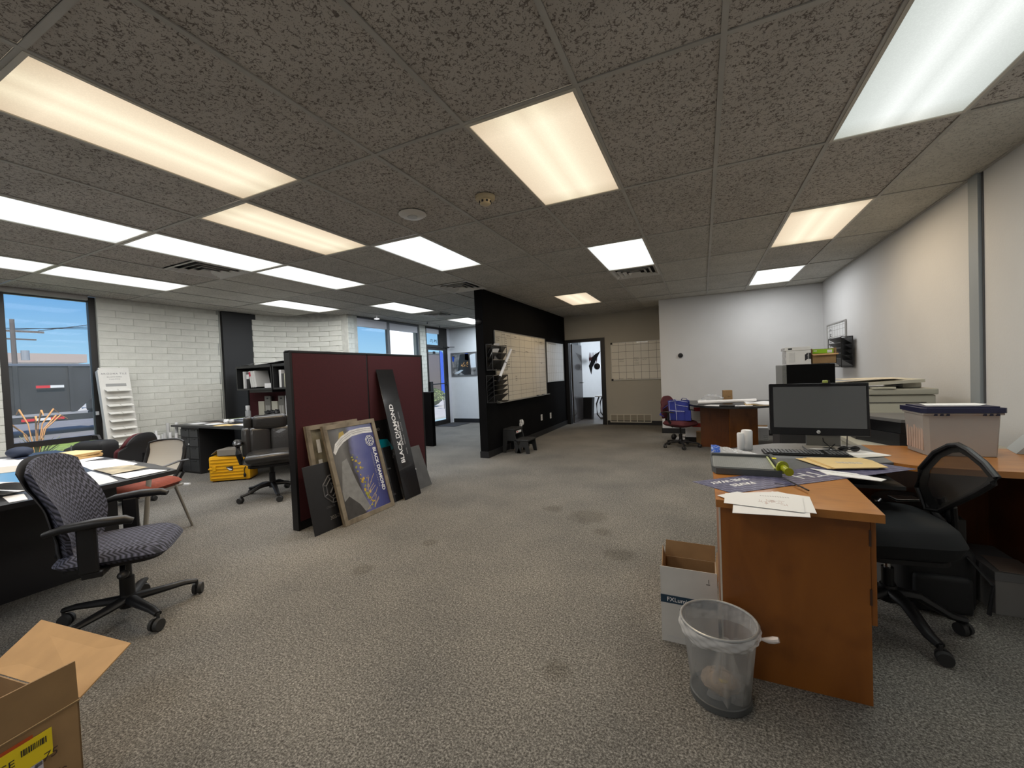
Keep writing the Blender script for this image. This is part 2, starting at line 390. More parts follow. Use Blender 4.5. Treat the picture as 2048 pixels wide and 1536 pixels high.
for nm, a in (('baseboard_partition', (-3.03, -3.018, 5.51, YB-.0, 0, .10)), ('baseboard_partition_end', (-3.17, -3.018, 5.508, 5.52, 0, .10)), ('baseboard_back', (-2.05, -.74, YB-.012, YB, 0, .10)),
              ('baseboard_recess', (-.74-.012, -.74, 8.5, YB-.012, 0, .10)), ('baseboard_back_right', (-.752, XR, 8.488, 8.5, 0, .10)), ('baseboard_right', (XR-.012, XR, 0, 8.488, 0, .10)), ('baseboard_entrance', (-6.33, -3.165, YB-.012, YB, 0, .11))):
    struct(B().bb(*a).done(nm, bbm))

# painted block wall on the left, one object per block
def brick_mesh(L, h=.0985, d=.03, nm='brick'):
    b = B(); b.box((0, 0, 0), (L, d, h), bev=.004, seg=1)
    o = b.done(nm, BRICK); me = o.data; bpy.data.objects.remove(o); return me
BM = {round(L, 3): brick_mesh(L) for L in (.401, .198)}
def cut(L):
    k = round(L, 3)
    if k not in BM: BM[k] = brick_mesh(k)
    return BM[k]
def lay(wall, P, T, length, z0, z1, curve=None, course=.1016, unit=.4064):
    nrow = int((z1-z0)/course+.01)
    for r in range(nrow):
        z = z0+(r+.5)*course; u = 0; first = True
        while u < length-.03:
            L = unit if not (first and r % 2) else unit/2
            L = min(L, length-u); first = False
            me = BM[.401] if abs(L-.4064) < .001 else (BM[.198] if abs(L-.2032) < .001 else cut(L-.006))
            uc = u+L/2; p, a = curve(uc) if curve else ((P[0]+T[0]*uc, P[1]+T[1]*uc), math.atan2(T[1], T[0]))
            jx = rnd.uniform(-.0015, .0015)
            part('brick', me, wall, (p[0]+jx, p[1], z), (0, 0, a+rnd.uniform(-.004, .004)))
            u += L
def mortar_wall(name, x0, x1, y0, y1, z0=0, z1=H+.12): return wall_box(name, x0, x1, y0, y1, z0, z1, MORTAR)
w1 = mortar_wall('wall_left', XL-.3, XL+.004, 2.77, 4.42)
lay(w1, (XL-.005, 2.77), (0, 1), 1.60, .0, 2.60)
w0 = mortar_wall('wall_left_front', XL-.3, XL-.012, YF, 1.87)
lay(w0, (XL-.005, 1.06), (0, 1), .81, .0, 2.60)
mortar_wall('wall_left_sill', XL-.3, XL-.012, 1.87, 2.77, 0, .12)
# curved return, centre in the room
CX, CY, RA, RB = -6.47, 4.92, 1.16, 1.10
def arc(t): return (CX-RA*math.cos(t), CY+RB*math.sin(t))
pts_in = [arc(PI/2*i/16) for i in range(17)]; pts_out = [(CX-(RA+.25)*math.cos(PI/2*i/16), CY+(RB+.25)*math.sin(PI/2*i/16)) for i in range(17)]
wc = struct(B().prism([(XL-.2, 4.9)]+[(p[0], p[1]) for p in pts_out]+[(-6.37, CY+RB+.25), (-6.37, CY+RB+.014)]+[(p[0]-.014*math.cos(PI/2*(16-i)/16), p[1]+.014*math.sin(PI/2*(16-i)/16)) for i, p in enumerate(pts_in[::-1])], 0, H+.12).done('wall_curved', MORTAR))
def arcpos(u):
    t = u/1.13; p = arc(t); return p, PI/2-t
lay(wc, None, None, 1.72, .88, 2.60, curve=arcpos)
wall_box('wall_dark_bay', XL-.3, XL-.05, 4.42, 5.06, 0, H+.12, WALL_BLACK)
struct(B().bb(XL-.06, XL+.06, 4.40, 5.03, 0, H).done('trim_3', mat('charcoal panel', (.016, .017, .019), .6)))
struct(B().bb(XL-.02, XL+.02, 4.365, 4.385, 0, H).bb(XL-.02, XL+.01, 4.335, 4.35, 0, H).done('trim_4', mat('grey channel', (.33, .34, .31), .5, metal=.4)))
# entrance window wall at x = -6.37
XW = -6.37
p1 = mortar_wall('wall_pier_near', XW-.2, XW-.014, 6.02, 6.17); lay(p1, (XW-.008, 6.02), (0, 1), .16, 0, 2.60, unit=.16)
p2 = mortar_wall('wall_pier_far', XW-.2, XW-.014, 8.30, 8.56); lay(p2, (XW-.008, 8.30), (0, 1), .25, 0, 2.60, unit=.25)
wall_box('wall_under_windows', XW-.18, XW-.03, 6.18, 8.30, 0, .35, WALL_WHITE)
WHITEP = mat('white panel', (.66, .66, .70), .6)
DARKF = mat('bronze window frame', (.018, .016, .015), .45)
GREYF = mat('grey mullion', (.12, .13, .14), .45)
wall_box('wall_door_side', XW-.15, XW, 9.50, YB, 0, H+.12, WHITEP)

def window(name, x, y0, y1, z0, z1, fm, fw=.04, bars=(), head=None, dep=.06):
    w = struct(B().bb(x-dep, x, y0, y0+fw, z0, z1).bb(x-dep, x, y1-fw, y1, z0, z1).bb(x-dep, x, y0+fw, y1-fw, z0, z0+fw).bb(x-dep, x, y0+fw, y1-fw, z1-fw, z1).done(name, fm))
    for z in bars: B().bb(x-dep, x+.005, y0+fw, y1-fw, z-.035, z+.035).done('window_bar', fm, w)
    B().bb(x-dep/2-.003, x-dep/2+.003, y0+fw, y1-fw, z0+fw, z1-fw).done('pane', GLASS, w)
    if head: B().bb(x-dep+.001, x-.005, y0+fw, y1-fw, head[0], head[1]).done('header_panel', head[2], w)
    return w
win1 = window('window_1', XL-.03, 1.87, 2.77, .12, 2.60, DARKF, .07, bars=(.64,))
B().bb(XL-.03, XL+.03, 1.89, 2.68, 2.545, 2.600).done('blind_box', mat('blind box', (.45, .44, .42), .5), win1)
B().bb(XL-.02, XL+.0, 2.70, 2.73, .95, 1.0).done('window_latch', mat('latch', (.6, .6, .6), .4), win1)
window('window_2', XW-.02, 6.17, 7.20, .35, 2.60, GREYF, .035, head=(2.40, 2.57, WHITEP))
window('window_3', XW-.02, 7.20, 8.30, .35, 2.60, GREYF, .05, head=(2.40, 2.57, WHITEP))
# glazed entrance door with transom
d1 = struct(B().bb(XW-.06, XW, 8.56, 8.60, 0, 2.12).bb(XW-.06, XW, 9.46, 9.50, 0, 2.12).bb(XW-.06, XW+.01, 8.56, 9.50, 2.06, 2.13).bb(XW-.06, XW, 8.56, 9.50, 2.55, 2.60).bb(XW-.06, XW, 9.14, 9.50, 2.13, 2.55).bb(XW-.06, XW, 8.56, 8.585, 2.13, 2.55).done('door_1', DARKF))
B().bb(XW-.05, XW-.01, 8.60, 8.64, .0, 2.06).bb(XW-.05, XW-.01, 9.36, 9.46, 0, 2.06).bb(XW-.05, XW-.01, 8.64, 9.36, 0, .12).bb(XW-.05, XW-.01, 8.64, 9.36, 2.0, 2.06).done('door_leaf', DARKF, d1)
B().bb(XW-.035, XW-.025, 8.64, 9.36, .12, 2.0).done('pane', GLASS, d1)
B().bb(XW-.035, XW-.025, 8.585, 9.14, 2.13, 2.55).done('transom_pane', GLASS, d1)
B().bb(XW-.05, XW-.01, 8.585, 9.14, 2.43, 2.55).done('header_panel', WHITEP, d1)
B().cyl((XW+.03, 8.66, 1.10), (XW+.03, 9.40, 1.10), .012).bb(XW-.01, XW+.045, 8.60, 8.72, .82, 1.17, .008).bb(XW-.01, XW+.04, 9.37, 9.43, 1.06, 1.14).done('push_bar', BLACKM, d1)
B().bb(XW-.03, XW+.03, 9.30, 9.56, 2.075, 2.105).cyl((XW+.02, 9.3, 2.09), (XW+.20, 9.55, 2.09), .01).done('door_closer', BLACKM, d1)
lettering('JML JTL', .10, INK, d1, frame3((XW-.024, 8.90, 2.24), (0, -1, 0), (0, 0, 1)), ext=.001)
B().bb(XW-.03, XW-.018, 8.86, 8.96, 1.90, 1.96).done('sticker', INK, d1)
# inner doorway with its black frame
d2 = struct(B().bb(-3.03, -2.94, YB-.03, YB+.14, 0, 1.98).bb(-2.16, -2.06, YB-.03, YB+.14, 0, 1.98).bb(-3.03, -2.06, YB-.03, YB+.14, 1.98, 2.05).done('door_2', mat('black door frame', (.007, .007, .008), .4)))
lf = B().bb(-2.935, -2.895, YB+.14, YB+1.00, .01, 1.96).done('door_leaf', mat('dark stained door', (.04, .035, .034), .25, var=.25, scale=6, stretch=(1, 6, .6), coat=.4), d2)
B().cyl((-2.895, YB+.93, .98), (-2.85, YB+.93, .98), .012).cyl((-2.85, YB+.93, .98), (-2.85, YB+.83, .98), .01).done('door_handle', CHROME, lf)

# ---------------------------------------------------------------- ceiling grid, tiles and fixtures
def i2x(i): return GX+i*TU
def j2y(j): return GY+j*TV
def tile_piece(m, w, d):
    o = B().box((0, 0, 0), (w-.026, d-.026, .014), bev=0).done('ceiling_tile', m); me = o.data; bpy.data.objects.remove(o); return me
TM = {}
LIGHTS = {(-11, 0): 'w', (-11, -1): 'w', (-11, 2): 'w', (-9, 3): 'c', (-9, 5): 'c', (-4, 4): 'm', (-5, -1): 'm', (-6, 0): 'm', (-5, 1): 'w', (-8, 0): 'w', (-8, -1): 'w', (-8, 1): 'w',
          (-2, 0): 'm', (1, 0): 'd', (1, 2): 'm', (1, 4): 'w', (-2, 2): 'w', (-2, -3): 'w', (-5, -3): 'w', (-9, -3): 'w', (-12, -3): 'w'}  # the row behind the viewer is unseen, added to light the room
VENTS = {(-9, .5): 1, (-6, 2.5): 1, (-2, 3): 1, (-9, 4.15): 1}
NEW = {(-1, 3), (0, 3), (-1, 4), (0, 4), (-1, 5), (0, 5), (2, 3), (2, 4), (2, 2), (3, 2), (2, 1), (-2, 4), (-9, 1), (-10, 1), (-11, 1), (-12, 1), (-12, 2), (-12, 0), (-2, 5), (1, 5), (2, 5)}
vent_mat = mat('vent enamel', (.62, .61, .58), .5); vent_dark = mat('vent throat', (.012, .012, .012), .9)
X_LO, X_HI, Y_LO, Y_HI = XL, XR, -1.2, YB
def room_has(x0, x1, y0, y1):
    xc, yc = (x0+x1)/2, (y0+y1)/2
    if yc > 8.5 and xc > -.74: return False
    if xc < -6.37 and yc > 6.02: return False
    return True
for i in range(-14, 4):
    for j in range(-4, 8):
        x0, x1, y0, y1 = max(i2x(i), XL), min(i2x(i+1), XR), max(j2y(j), Y_LO), min(j2y(j+1), YB)
        if x1-x0 < .04 or y1-y0 < .04 or (i, j) in LIGHTS: continue
        if (x0+x1)/2 > -.70 and y1 > 8.5: y1 = 8.5
        if y1-y0 < .04 or not room_has(x0, x1, y0, y1): continue
        kind = 'new' if (i, j) in NEW else ('old' if (j <= 0 or (i > -4 and j < 2)) else 'mid')
        halves = [(y0, y1)]
        if (i, j) in ((-9, 0), (-6, 2)): halves = [(y0, j2y(j+.5))]
        if (i, j) == (-2, 3): halves = [(j2y(3.5), y1)]
        if (i, j) == (-9, 4): halves = [(y0, j2y(4.15)), (j2y(4.65), y1)]
        for a, c in halves:
            k = (kind, round(x1-x0, 3), round(c-a, 3))
            if k not in TM: TM[k] = tile_piece({'new': TILE_NEW, 'old': TILE_OLD, 'mid': TILE_MID}[kind], k[1], k[2])
            part('ceiling_tile', TM[k], ceiling, ((x0+x1)/2, (a+c)/2, H+.010+rnd.uniform(0, .002)), (rnd.uniform(-.002, .002), rnd.uniform(-.002, .002), 0))
for i in range(-12, 3):
    x = i2x(i)
    B().bb(x-.012, x+.012, Y_LO, (8.5 if x > -.74 else YB) if x > -6.3 else 6.02, H-.003, H+.004).done('ceiling_tee', TEE, ceiling)
for j in range(-2, 7):
    y = j2y(j); x0 = XL if y < 5 else -6.4
    if y < 8.5: B().bb(x0, XR, y-.012, y+.012, H-.0025, H+.0035).done('ceiling_tee', TEE, ceiling)
    else: B().bb(x0, -.74, y-.012, y+.012, H-.0025, H+.0035).done('ceiling_tee', TEE, ceiling)
struct(B().bb(XR-.02, XR, YF, 8.5, H-.004, H+.004).bb(-.74, XR, 8.48, 8.5, H-.004, H+.004).bb(XL, XL+.02, YF, 4.4, H-.004, H+.004).bb(-3.03, -.74, YB-.02, YB, H-.004, H+.004).bb(-6.37, -3.165, YB-.02, YB, H-.004, H+.004).done('trim_5', TEE))
for (x, y, w_, d_) in ((XL-.2, YF, 1.4, .1),): pass

WHERE = {(-11, 0): 'over the far left desk by the big window', (-11, -1): 'at the far left edge above the big window', (-11, 2): 'before the curved brick wall', (-9, 3): 'beyond the burgundy panels',
         (-9, 5): 'nearest the entrance door, cut by the black wall', (-4, 4): 'before the inner doorway', (-5, -1): 'largest, at upper left', (-6, 0): 'behind the large warm one at upper left',
         (-5, 1): 'just right of the two warm ones', (-8, 0): 'beside the square air vent at left', (-8, -1): 'at the left edge below the large warm one', (-8, 1): 'with a bent end trim over the black desk',
         (-2, 0): 'middle of the ceiling beside the smoke detector', (1, 0): 'largest, at upper right', (1, 2): 'near the right wall', (1, 4): 'closest to the pale back wall', (-2, 2): 'touching the vent near the back'}
KIND = {'c': ('bright white', LENS_W, (.80, .90, 1)), 'w': ('bright white', LENS_W, (.98, .98, .98)), 'm': ('warm yellowish', LENS_WARM, (1, .78, .52)), 'd': ('cool dim white', LENS_DIM, (.95, 1, .95))}
PWR = {'c': 2.2, 'w': 1.0, 'm': .8, 'd': .8}
frame_mesh = None
for (i, j), k in LIGHTS.items():
    x, y = i2x(i)+TU/2, j2y(j)+TV/2
    word, lm, lc = KIND[k]
    lab = f"{word} rectangular ceiling light panel {WHERE.get((i, j), 'added unseen behind the viewer to light the room')}"; grp = None if (i, j) in WHERE else 'added ceiling lights behind the viewer'
    t = thing('ceiling_light', lab, 'light', (x, y, H), 0, grp)
    if frame_mesh is None:
        o = B().bb(-.30, .30, -.605, -.585, -.006, .012).bb(-.30, .30, .585, .605, -.006, .012).bb(-.30, -.283, -.585, .585, -.006, .012).bb(.283, .30, -.585, .585, -.006, .012).done('frame', mat('fixture frame', (.55, .52, .45), .4), t)
        frame_mesh = o.data
    else: part('frame', frame_mesh, t)
    if ('l', k) not in TM:
        o = B().bb(-.283, .283, -.585, .585, .000, .006).done('diffuser', lm, t); TM[('l', k)] = o.data
    else: part('diffuser', TM[('l', k)], t)
    if ('h', 0) not in TM:
        o = B().bb(-.30, .30, -.60, .60, .09, .10).bb(-.30, -.29, -.60, .60, .012, .09).bb(.29, .30, -.60, .60, .012, .09).done('housing', mat('housing', (.5, .5, .5), .5), t); TM[('h', 0)] = o.data
    else: part('housing', TM[('h', 0)], t)
    la = bpy.data.lights.new('fixture_lamp', 'AREA'); la.shape = 'RECTANGLE'; la.size = .54; la.size_y = 1.14
    la.energy = LAMP_W*PWR[k]; la.color = lc
    lo = bpy.data.objects.new('fixture_lamp', la); COL.objects.link(lo); lo.parent = t; lo.location = (0, 0, -.012)
VW = {(-9, .5): 'next to the long white light over the window side', (-6, 2.5): 'at the top of the black partition wall', (-2, 3): 'touching the square white light', (-9, 4.15): 'near the entrance door'}
vm = None
for (i, j), _ in VENTS.items():
    t = thing('ceiling_vent', 'square grey air vent ' + VW[(i, j)], 'vent', (i2x(i)+TU/2, j2y(j)+TU/2, H))
    if vm is None:
        vm = []
        o = B().bb(-.29, .29, -.29, .29, .05, .06).done('throat', vent_dark, t); vm.append(o)
        for q, (r_, z_) in enumerate(((.28, -.004), (.215, -.010), (.15, -.014), (.08, -.016))):
            b = B(); w_ = .036
            for s_ in (-1, 1):
                for ax in (0, 1):
                    P = [(-r_, r_*s_, z_), (r_, r_*s_, z_), (r_-w_, (r_-w_)*s_, z_+.028), (-r_+w_, (r_-w_)*s_, z_+.028)]
                    if ax: P = [(b_, a_, c_) for a_, b_, c_ in P]
                    b.slab(P, .003)
            o = b.done('louvre', vent_mat, t); vm.append(o)
        b = B()
        for s_ in (-1, 1): b.bb(-.295, .295, s_*.2875-.0075, s_*.2875+.0075, -.006, .003).bb(s_*.2875-.0075, s_*.2875+.0075, -.28, .28, -.006, .003)
        vm.append(b.done('frame', vent_mat, t))
    else:
        for o in vm: part(o.name.split('.')[0], o.data, t)
# small ceiling things
t = thing('smoke_detector', 'round cream smoke detector with a slotted nose on the ceiling', 'detector', (-1.423, 2.708, H-.001))
cream = mat('aged cream plastic', (.55, .46, .30), .5)
B().lathe([(0, -.001), (.075, -.001), (.072, -.022), (.05, -.03), (0, -.031)], 28).done('base', cream, t, True)
B().lathe([(0, -.03), (.045, -.03), (.04, -.055), (.03, -.062), (0, -.063)], 20).done('nose', cream, t, True)
b = B()
for k in range(8):
    a = 2*PI*k/8; b.box((.043*math.cos(a), .043*math.sin(a), -.043), (.006, .014, .014), a)
b.done('slot', INK, t)
t = thing('wireless_access_point', 'flat round grey disc mounted on a ceiling tile', 'disc', (-2.076, 2.687, H-.001))
gd = mat('grey disc plastic', (.62, .60, .56), .5)
B().lathe([(0, -.001), (.105, -.001), (.11, -.008), (.09, -.022), (0, -.026)], 36).done('body', gd, t, True)
B().lathe([(0, -.025), (.04, -.0255), (.04, -.030), (0, -.031)], 24).done('centre_cap', mat('disc cap', (.5, .5, .48), .4), t, True)
t = thing('spot_lamp', 'small white ceiling spot head above the left entrance window', 'lamp', (-6.1, 6.55, H-.001))
B().cyl((0, 0, 0), (0, 0, -.05), .012).done('stem', WHITEINK, t); B().lathe([(0, -.04), (.05, -.05), (.055, -.07), (0, -.08)], 18).done('head', mat('lit white cap', (.8, .8, .8), .4, emit=(1, 1, 1), estr=.6), t, True)
for k, (x, y, wh) in enumerate(((-5.9, 8.0, 'above the right entrance window'), (-6.1, 8.8, 'just inside the glass door'))):
    t = thing('sprinkler_head', 'tiny dark sprinkler head on the ceiling ' + wh, 'sprinkler', (x, y, H-.001))
    B().lathe([(0, -.001), (.03, -.001), (.03, -.006), (0, -.008)], 14).done('escutcheon', mat('steel grey', (.3, .3, .3), .4), t, True)
    B().cyl((0, 0, -.006), (0, 0, -.05), .007).cyl((0, 0, -.048), (0, 0, -.052), .02).done('nozzle', BLACKM, t)
# ================================================================ RIGHT FOREGROUND: CORNER DESK
DT = .745
def capsule(hx, hy, r, n=6):
    out = []
    for cx, cy, a0 in ((hx-r, hy-r, 0), (-hx+r, hy-r, 90), (-hx+r, -hy+r, 180), (hx-r, -hy+r, 270)):
        for k in range(n+1):
            a = math.radians(a0+90*k/n); out.append((cx+r*math.cos(a), cy+r*math.sin(a)))
    return out
desk = thing('corner_desk', 'cherry U-shaped corner desk with grey middle surface at the right', 'desk', (.3, 2.0, 0))
def dk(p): return (p[0]-.3, p[1]-2.0)
B().prism([dk(p) for p in [(.035, 1.82), (.558, 1.80), (.583, 2.30), (.56, 2.44), (.035, 2.44)]], DT-.03, DT).done('top_near', CHERRY_T, desk)
B().prism([dk(p) for p in [(.035, 2.44), (.56, 2.44), (.70, 2.66), (.885, 2.735), (.90, 3.25), (.55, 3.25), (.42, 3.22), (.28, 3.11), (.15, 2.96), (.035, 2.80)]], DT-.03, DT).done('top_middle', GREYLAM, desk)
B().prism([dk(p) for p in [(.885, 2.735), (.93, 2.69), (1.0, 2.655), (1.19, 2.632), (1.86, 2.63), (1.86, 3.27), (.90, 3.265), (.90, 3.25)]], DT-.03, DT).done('top_right', CHERRY_T, desk)
pan = B().bb(.052-.3, .54-.3, 1.885-2, 1.905-2, 0, DT-.03).done('end_panel', CHERRY, desk)
B().bb(.052-.3, .070-.3, 1.905-2, 2.62-2, 0, DT-.03).done('side_panel', CHERRY, desk)
B().bb(.046-.3, .0518-.3, 1.885-2, 1.91-2, 0, DT-.03).done('edge_strip', mat('pale edge strip', (.55, .5, .42), .5), desk)
dr = B().bb(.543-.3, .560-.3, 1.893-2, 2.33-2, .30, DT-.045, .002).done('door', CHERRY, desk)
B().bb(.536-.3, .5425-.3, 1.882-2, 1.90-2, .60, .66).done('hinge', mat('dark hinge', (.05, .02, .01), .5), dr)
B().bb(.536-.3, .5425-.3, 1.882-2, 1.90-2, .38, .44).done('hinge', MATS['dark hinge'], dr)
B().bb(.525-.3, .541-.3, 1.91-2, 2.34-2, 0.0, DT-.03).bb(.10-.3, .525-.3, 2.32-2, 2.34-2, 0, DT-.03).done('cabinet_side', CHERRY_D, desk)
B().bb(1.455-.3, 1.475-.3, 2.66-2, 3.26-2, 0, DT-.03).done('right_panel', CHERRY_D, desk)
B().bb(.75-.3, 1.84-.3, 3.225-2, 3.24-2, .18, DT-.03).done('modesty_panel', CHERRY_D, desk)
tray = B().bb(.66-.3, .86-.3, 2.52-2, 2.80-2, .655, .672)  .cyl((.80-.3, 2.7-2, .65), (.80-.3, 2.9-2, .70), .02).done('keyboard_tray', mat('dark grey tray', (.014, .014, .015), .5), desk)

# ---- monitor
mon = thing('computer_monitor', 'large black computer monitor with grey screen facing the viewer', 'monitor', (.615, 2.96, DT), .0)
mz = .255
M_ = Matrix.Translation((0, 0, mz)) @ Matrix.Rotation(math.radians(.4), 4, 'Y') @ Matrix.Rotation(math.radians(-4), 4, 'X')
B().box((0, .02, 0), (.485, .030, .310), bev=.006, M=M_).done('case', BLACKP, mon)
B().box((0, .002, .0), (.485, .006, .310), bev=.003, M=M_, seg=1).done('bezel', BLACKG, mon)
B().box((0.002, -.0015, .012), (.452, .002, .246), M=M_).done('screen', mat('dark screen glass', (.085, .09, .095), .18, coat=.8), mon)
B().lathe([(0, 0), (.0095, 0), (.0095, .002), (0, .002)], 24, M=M_ @ Matrix.Translation((.0, -.002, -.134)) @ Matrix.Rotation(PI/2, 4, 'X')).done('logo_disc', mat('logo silver', (.75, .76, .78), .4), mon)
lettering('hp', .016, INK, mon, M_ @ Matrix.Translation((.0, -.0045, -.1335)) @ Matrix.Rotation(PI/2, 4, 'X'), ext=.0004, shear=.3)
B().box((.03, .045, -.10), (.17, .012, .24), bev=.004, M=M_).done('stand_neck', mat('brushed stand', (.22, .22, .21), .35, metal=.7), mon)
B().bb(-.055, .125, -.02, .15, .001, .012, .003).done('stand_base', MATS['brushed stand'], mon)
B().tube([(.02, .05, .13), (.03, .02, .06), (.07, .0, .015), (.11, -.01, .015), (.14, .02, .03), (.15, .05, .1)], .0025, 6).tube([(.09, .05, .12), (.09, .03, .05), (.05, .0, .016), (.0, -.02, .014), (-.03, -.035, .014)], .0025, 6).done('cable', BLACKP, mon)
B().bb(.045, .10, .09, .12, .02, .10, .004).done('rear_module', mat('pale yellow tag', (.55, .53, .30), .6), mon)
cl = thing('figurine', 'tiny green and black clip figure perched on top of the monitor', 'figurine', (.655, 2.965, 1.149))
B().bb(-.012, .012, -.01, .012, .006, .022, .003).done('body', mat('yellow green', (.30, .36, .08), .5), cl); B().bb(-.02, .024, -.012, .014, 0, .007, .002).bb(.014, .022, -.008, .01, .007, .02).done('clip', BLACKP, cl)

# ---- keyboard
kb = thing('keyboard', 'black computer keyboard lying askew in front of the monitor', 'keyboard', (.53, 2.875, DT), .03)
B().bb(-.21, .21, -.07, .07, 0.0, .010, .004).tube([(-.20, .07, .008), (.20, .07, .008)], .006, 6).done('body', BLACKP, kb)
km = B().box((0, 0, 0), (.0155, .0155, .006), bev=.0015, seg=1).done('key', mat('key plastic', (.03, .03, .032), .4), kb); kmesh = km.data; km.location = (-.19, .05, .013)
for r_ in range(6):
    for c_ in range(21):
        if (r_, c_) == (0, 0) or (r_ == 5 and 4 <= c_ <= 8) or c_ == 15: continue
        part('key', kmesh, kb, (-.19+c_*.0188, .052-r_*.0195, .013))
part('key', kmesh, kb, (-.19+6*.0188, .052-5*.0195, .013), scale=(6.2, 1, 1))
gl = thing('sunglasses', 'black folded sunglasses on papers beside the monitor stand', 'sunglasses', (.765, 2.975, DT+.006), .15)
b = B()
for s_ in (-1, 1): b.ball((s_*.028, 0, .016), .024, (1, .30, .7), 14)
b.done('lens', BLACKG, gl, True)
B().tube([(-.05, -.002, .02), (-.02, -.008, .026), (.02, -.008, .026), (.05, -.002, .02)], .003, 6).tube([(-.052, 0, .02), (-.045, .03, .010), (.04, .028, .006)], .0028, 6).tube([(.052, 0, .02), (.045, .022, .012), (-.04, .02, .008)], .0028, 6).done('frame', BLACKP, gl, True)

# ---- papers and printed things on the desk
def sheet(name, label, cat, pts, z, m=PAPER, th=.0012, group=None, curl=0.0):
    c = Vector((sum(p[0] for p in pts)/len(pts), sum(p[1] for p in pts)/len(pts)))
    t = B().prism([(p[0]-c.x, p[1]-c.y) for p in pts], 0, th).done(name, m); t.location = (c.x, c.y, z)
    return tag(t, label, cat, group)
postm, pt, pb = nodes('purple grid print')
tcx = N(pt, 'ShaderNodeTexCoord'); mpx = N(pt, 'ShaderNodeMapping'); mpx.inputs['Rotation'].default_value = (0, 0, -.62); pt.links.new(tcx.outputs['Object'], mpx.inputs[0])
bk = N(pt, 'ShaderNodeTexBrick', Scale=1.0); bk.inputs['Mortar Size'].default_value = .0013; bk.inputs['Brick Width'].default_value = .05; bk.inputs['Row Height'].default_value = .028; bk.inputs['Color1'].default_value = (.055, .055, .12, 1); bk.inputs['Color2'].default_value = (.07, .07, .15, 1); bk.inputs['Mortar'].default_value = (.30, .30, .42, 1)
pt.links.new(mpx.outputs[0], bk.inputs[0]); pt.links.new(bk.outputs[0], pb.inputs['Base Color']); pb.inputs['Roughness'].default_value = .45
PZ = DT+.0008
po = thing('poster', 'dark purple printed poster with a white line grid hanging over the desk edge', 'poster', (.43, 2.27, PZ))
def pl(p): return (p[0]-.43, p[1]-2.27)
B().prism([pl(p) for p in [(-.056, 2.067), (.101, 1.923), (.925, 2.59), (.76, 2.73)]], 0, .0015).done('sheet', postm, po)
dx = (.825, .667)
for s_, (x, y), sz in (('PAVES', (.150, 2.085), .046), ('THE WAY', (.098, 2.125), .046)):
    lettering(s_, sz, WHITEINK, po, frame3((x-.43, y-2.27, .002), (-.76, -.65, 0), (.65, -.76, 0)), ext=.0003, bold=.0009)
lettering('TH', .13, WHITEINK, po, frame3((.435-.43, 2.335-2.27, .002), (-.76, -.65, 0), (.65, -.76, 0)), ext=.0003, bold=-.002)

sheet('paper_sheet', 'top white printed sheet with a faint reddish drawing at the near desk corner', 'paper', [(.062, 1.765), (.072, 1.90), (.27, 1.985), (.345, 1.93), (.315, 1.73)], DT+.0050)
tdr = bpy.data.objects[-1] if False else None
sheet('paper_sheet', 'lowest white sheet sticking out furthest below the drawing at the desk corner', 'paper', [(.085, 1.665), (.10, 1.84), (.36, 1.93), (.325, 1.695)], DT+.0012)
sheet('paper_sheet', 'white sheet fanned to the right under the drawing at the desk corner', 'paper', [(.15, 1.76), (.25, 1.99), (.372, 1.95), (.352, 1.74)], DT+.0028)
sheet('paper_sheet', 'white sheet with dark marks at the far left of the desk corner pile', 'paper', [(.042, 1.865), (.12, 1.945), (.20, 1.90), (.10, 1.80)], DT+.0038)
dr_ = thing('sketch_note', 'pale reddish site sketch printed on the top sheet of the corner pile', 'drawing', (.23, 1.82, DT+.0063))
redp = mat('faint red print', (.58, .42, .38), .8); b = B(); q = random.Random(3)
for k in range(26):
    x, y = q.uniform(-.045, .045), q.uniform(-.022, .028); l = q.uniform(.006, .03)
    b.box((x, y, .0002), (l, .0011, .0003), q.choice((0, 1.57, .5)))
b.done('drawing_lines', redp, dr_)
b = B()
for k in range(12): b.box((-.03+k*.0085, .085, .0002), (.0035, .010, .0003), .2)
b.done('heading_marks', mat('grey print marks', (.5, .5, .5), .8), dr_)
env1 = sheet('envelope', 'upper manila envelope of the pile on the purple poster', 'envelope', [(.505, 2.70), (.575, 2.455), (.80, 2.535), (.785, 2.69), (.755, 2.75)], DT+.012, MANILA, .003)
sheet('envelope', 'lower manila envelope peeking out left under the pile on the purple poster', 'envelope', [(.455, 2.70), (.55, 2.47), (.70, 2.51), (.74, 2.72)], DT+.006, MANILA, .003)
sheet('envelope', 'thin manila envelope in the middle of the pile on the purple poster', 'envelope', [(.49, 2.705), (.57, 2.46), (.76, 2.52), (.76, 2.735)], DT+.0095, mat('manila darker', (.66, .47, .20), .7), .002)
lb = thing('address_label', 'crumpled clear label stuck on the upper manila envelope', 'label', (.665, 2.60, DT+.0152), .1)
B().surf(lambda u, v: (-.055+.11*u, -.018+.036*v, .0006+.0012*math.sin(u*23)*math.sin(v*9)), 20, 8).done('film', see_mat('label film', (.85, .85, .8), .5, .15), lb, True)
we = thing('mailing_envelope', 'white folded mailing envelope lying askew by the desk opening', 'envelope', (.60, 2.375, DT+.003), 0)
B().prism([(-.105, .075), (-.08, -.02), (.095, -.095), (.125, -.055), (.05, .01)], 0, .003).done('sheet', PAPER, we); B().prism([(-.125, .082), (-.105, .045), (.05, -.01), (.04, .02)], .003, .005).done('flap', PAPER, we)
sheet('paper_sheet', 'white sheet under the sunglasses right of the keyboard', 'paper', [(.70, 3.02), (.735, 2.84), (.94, 2.93), (.83, 3.06)], DT+.0012)
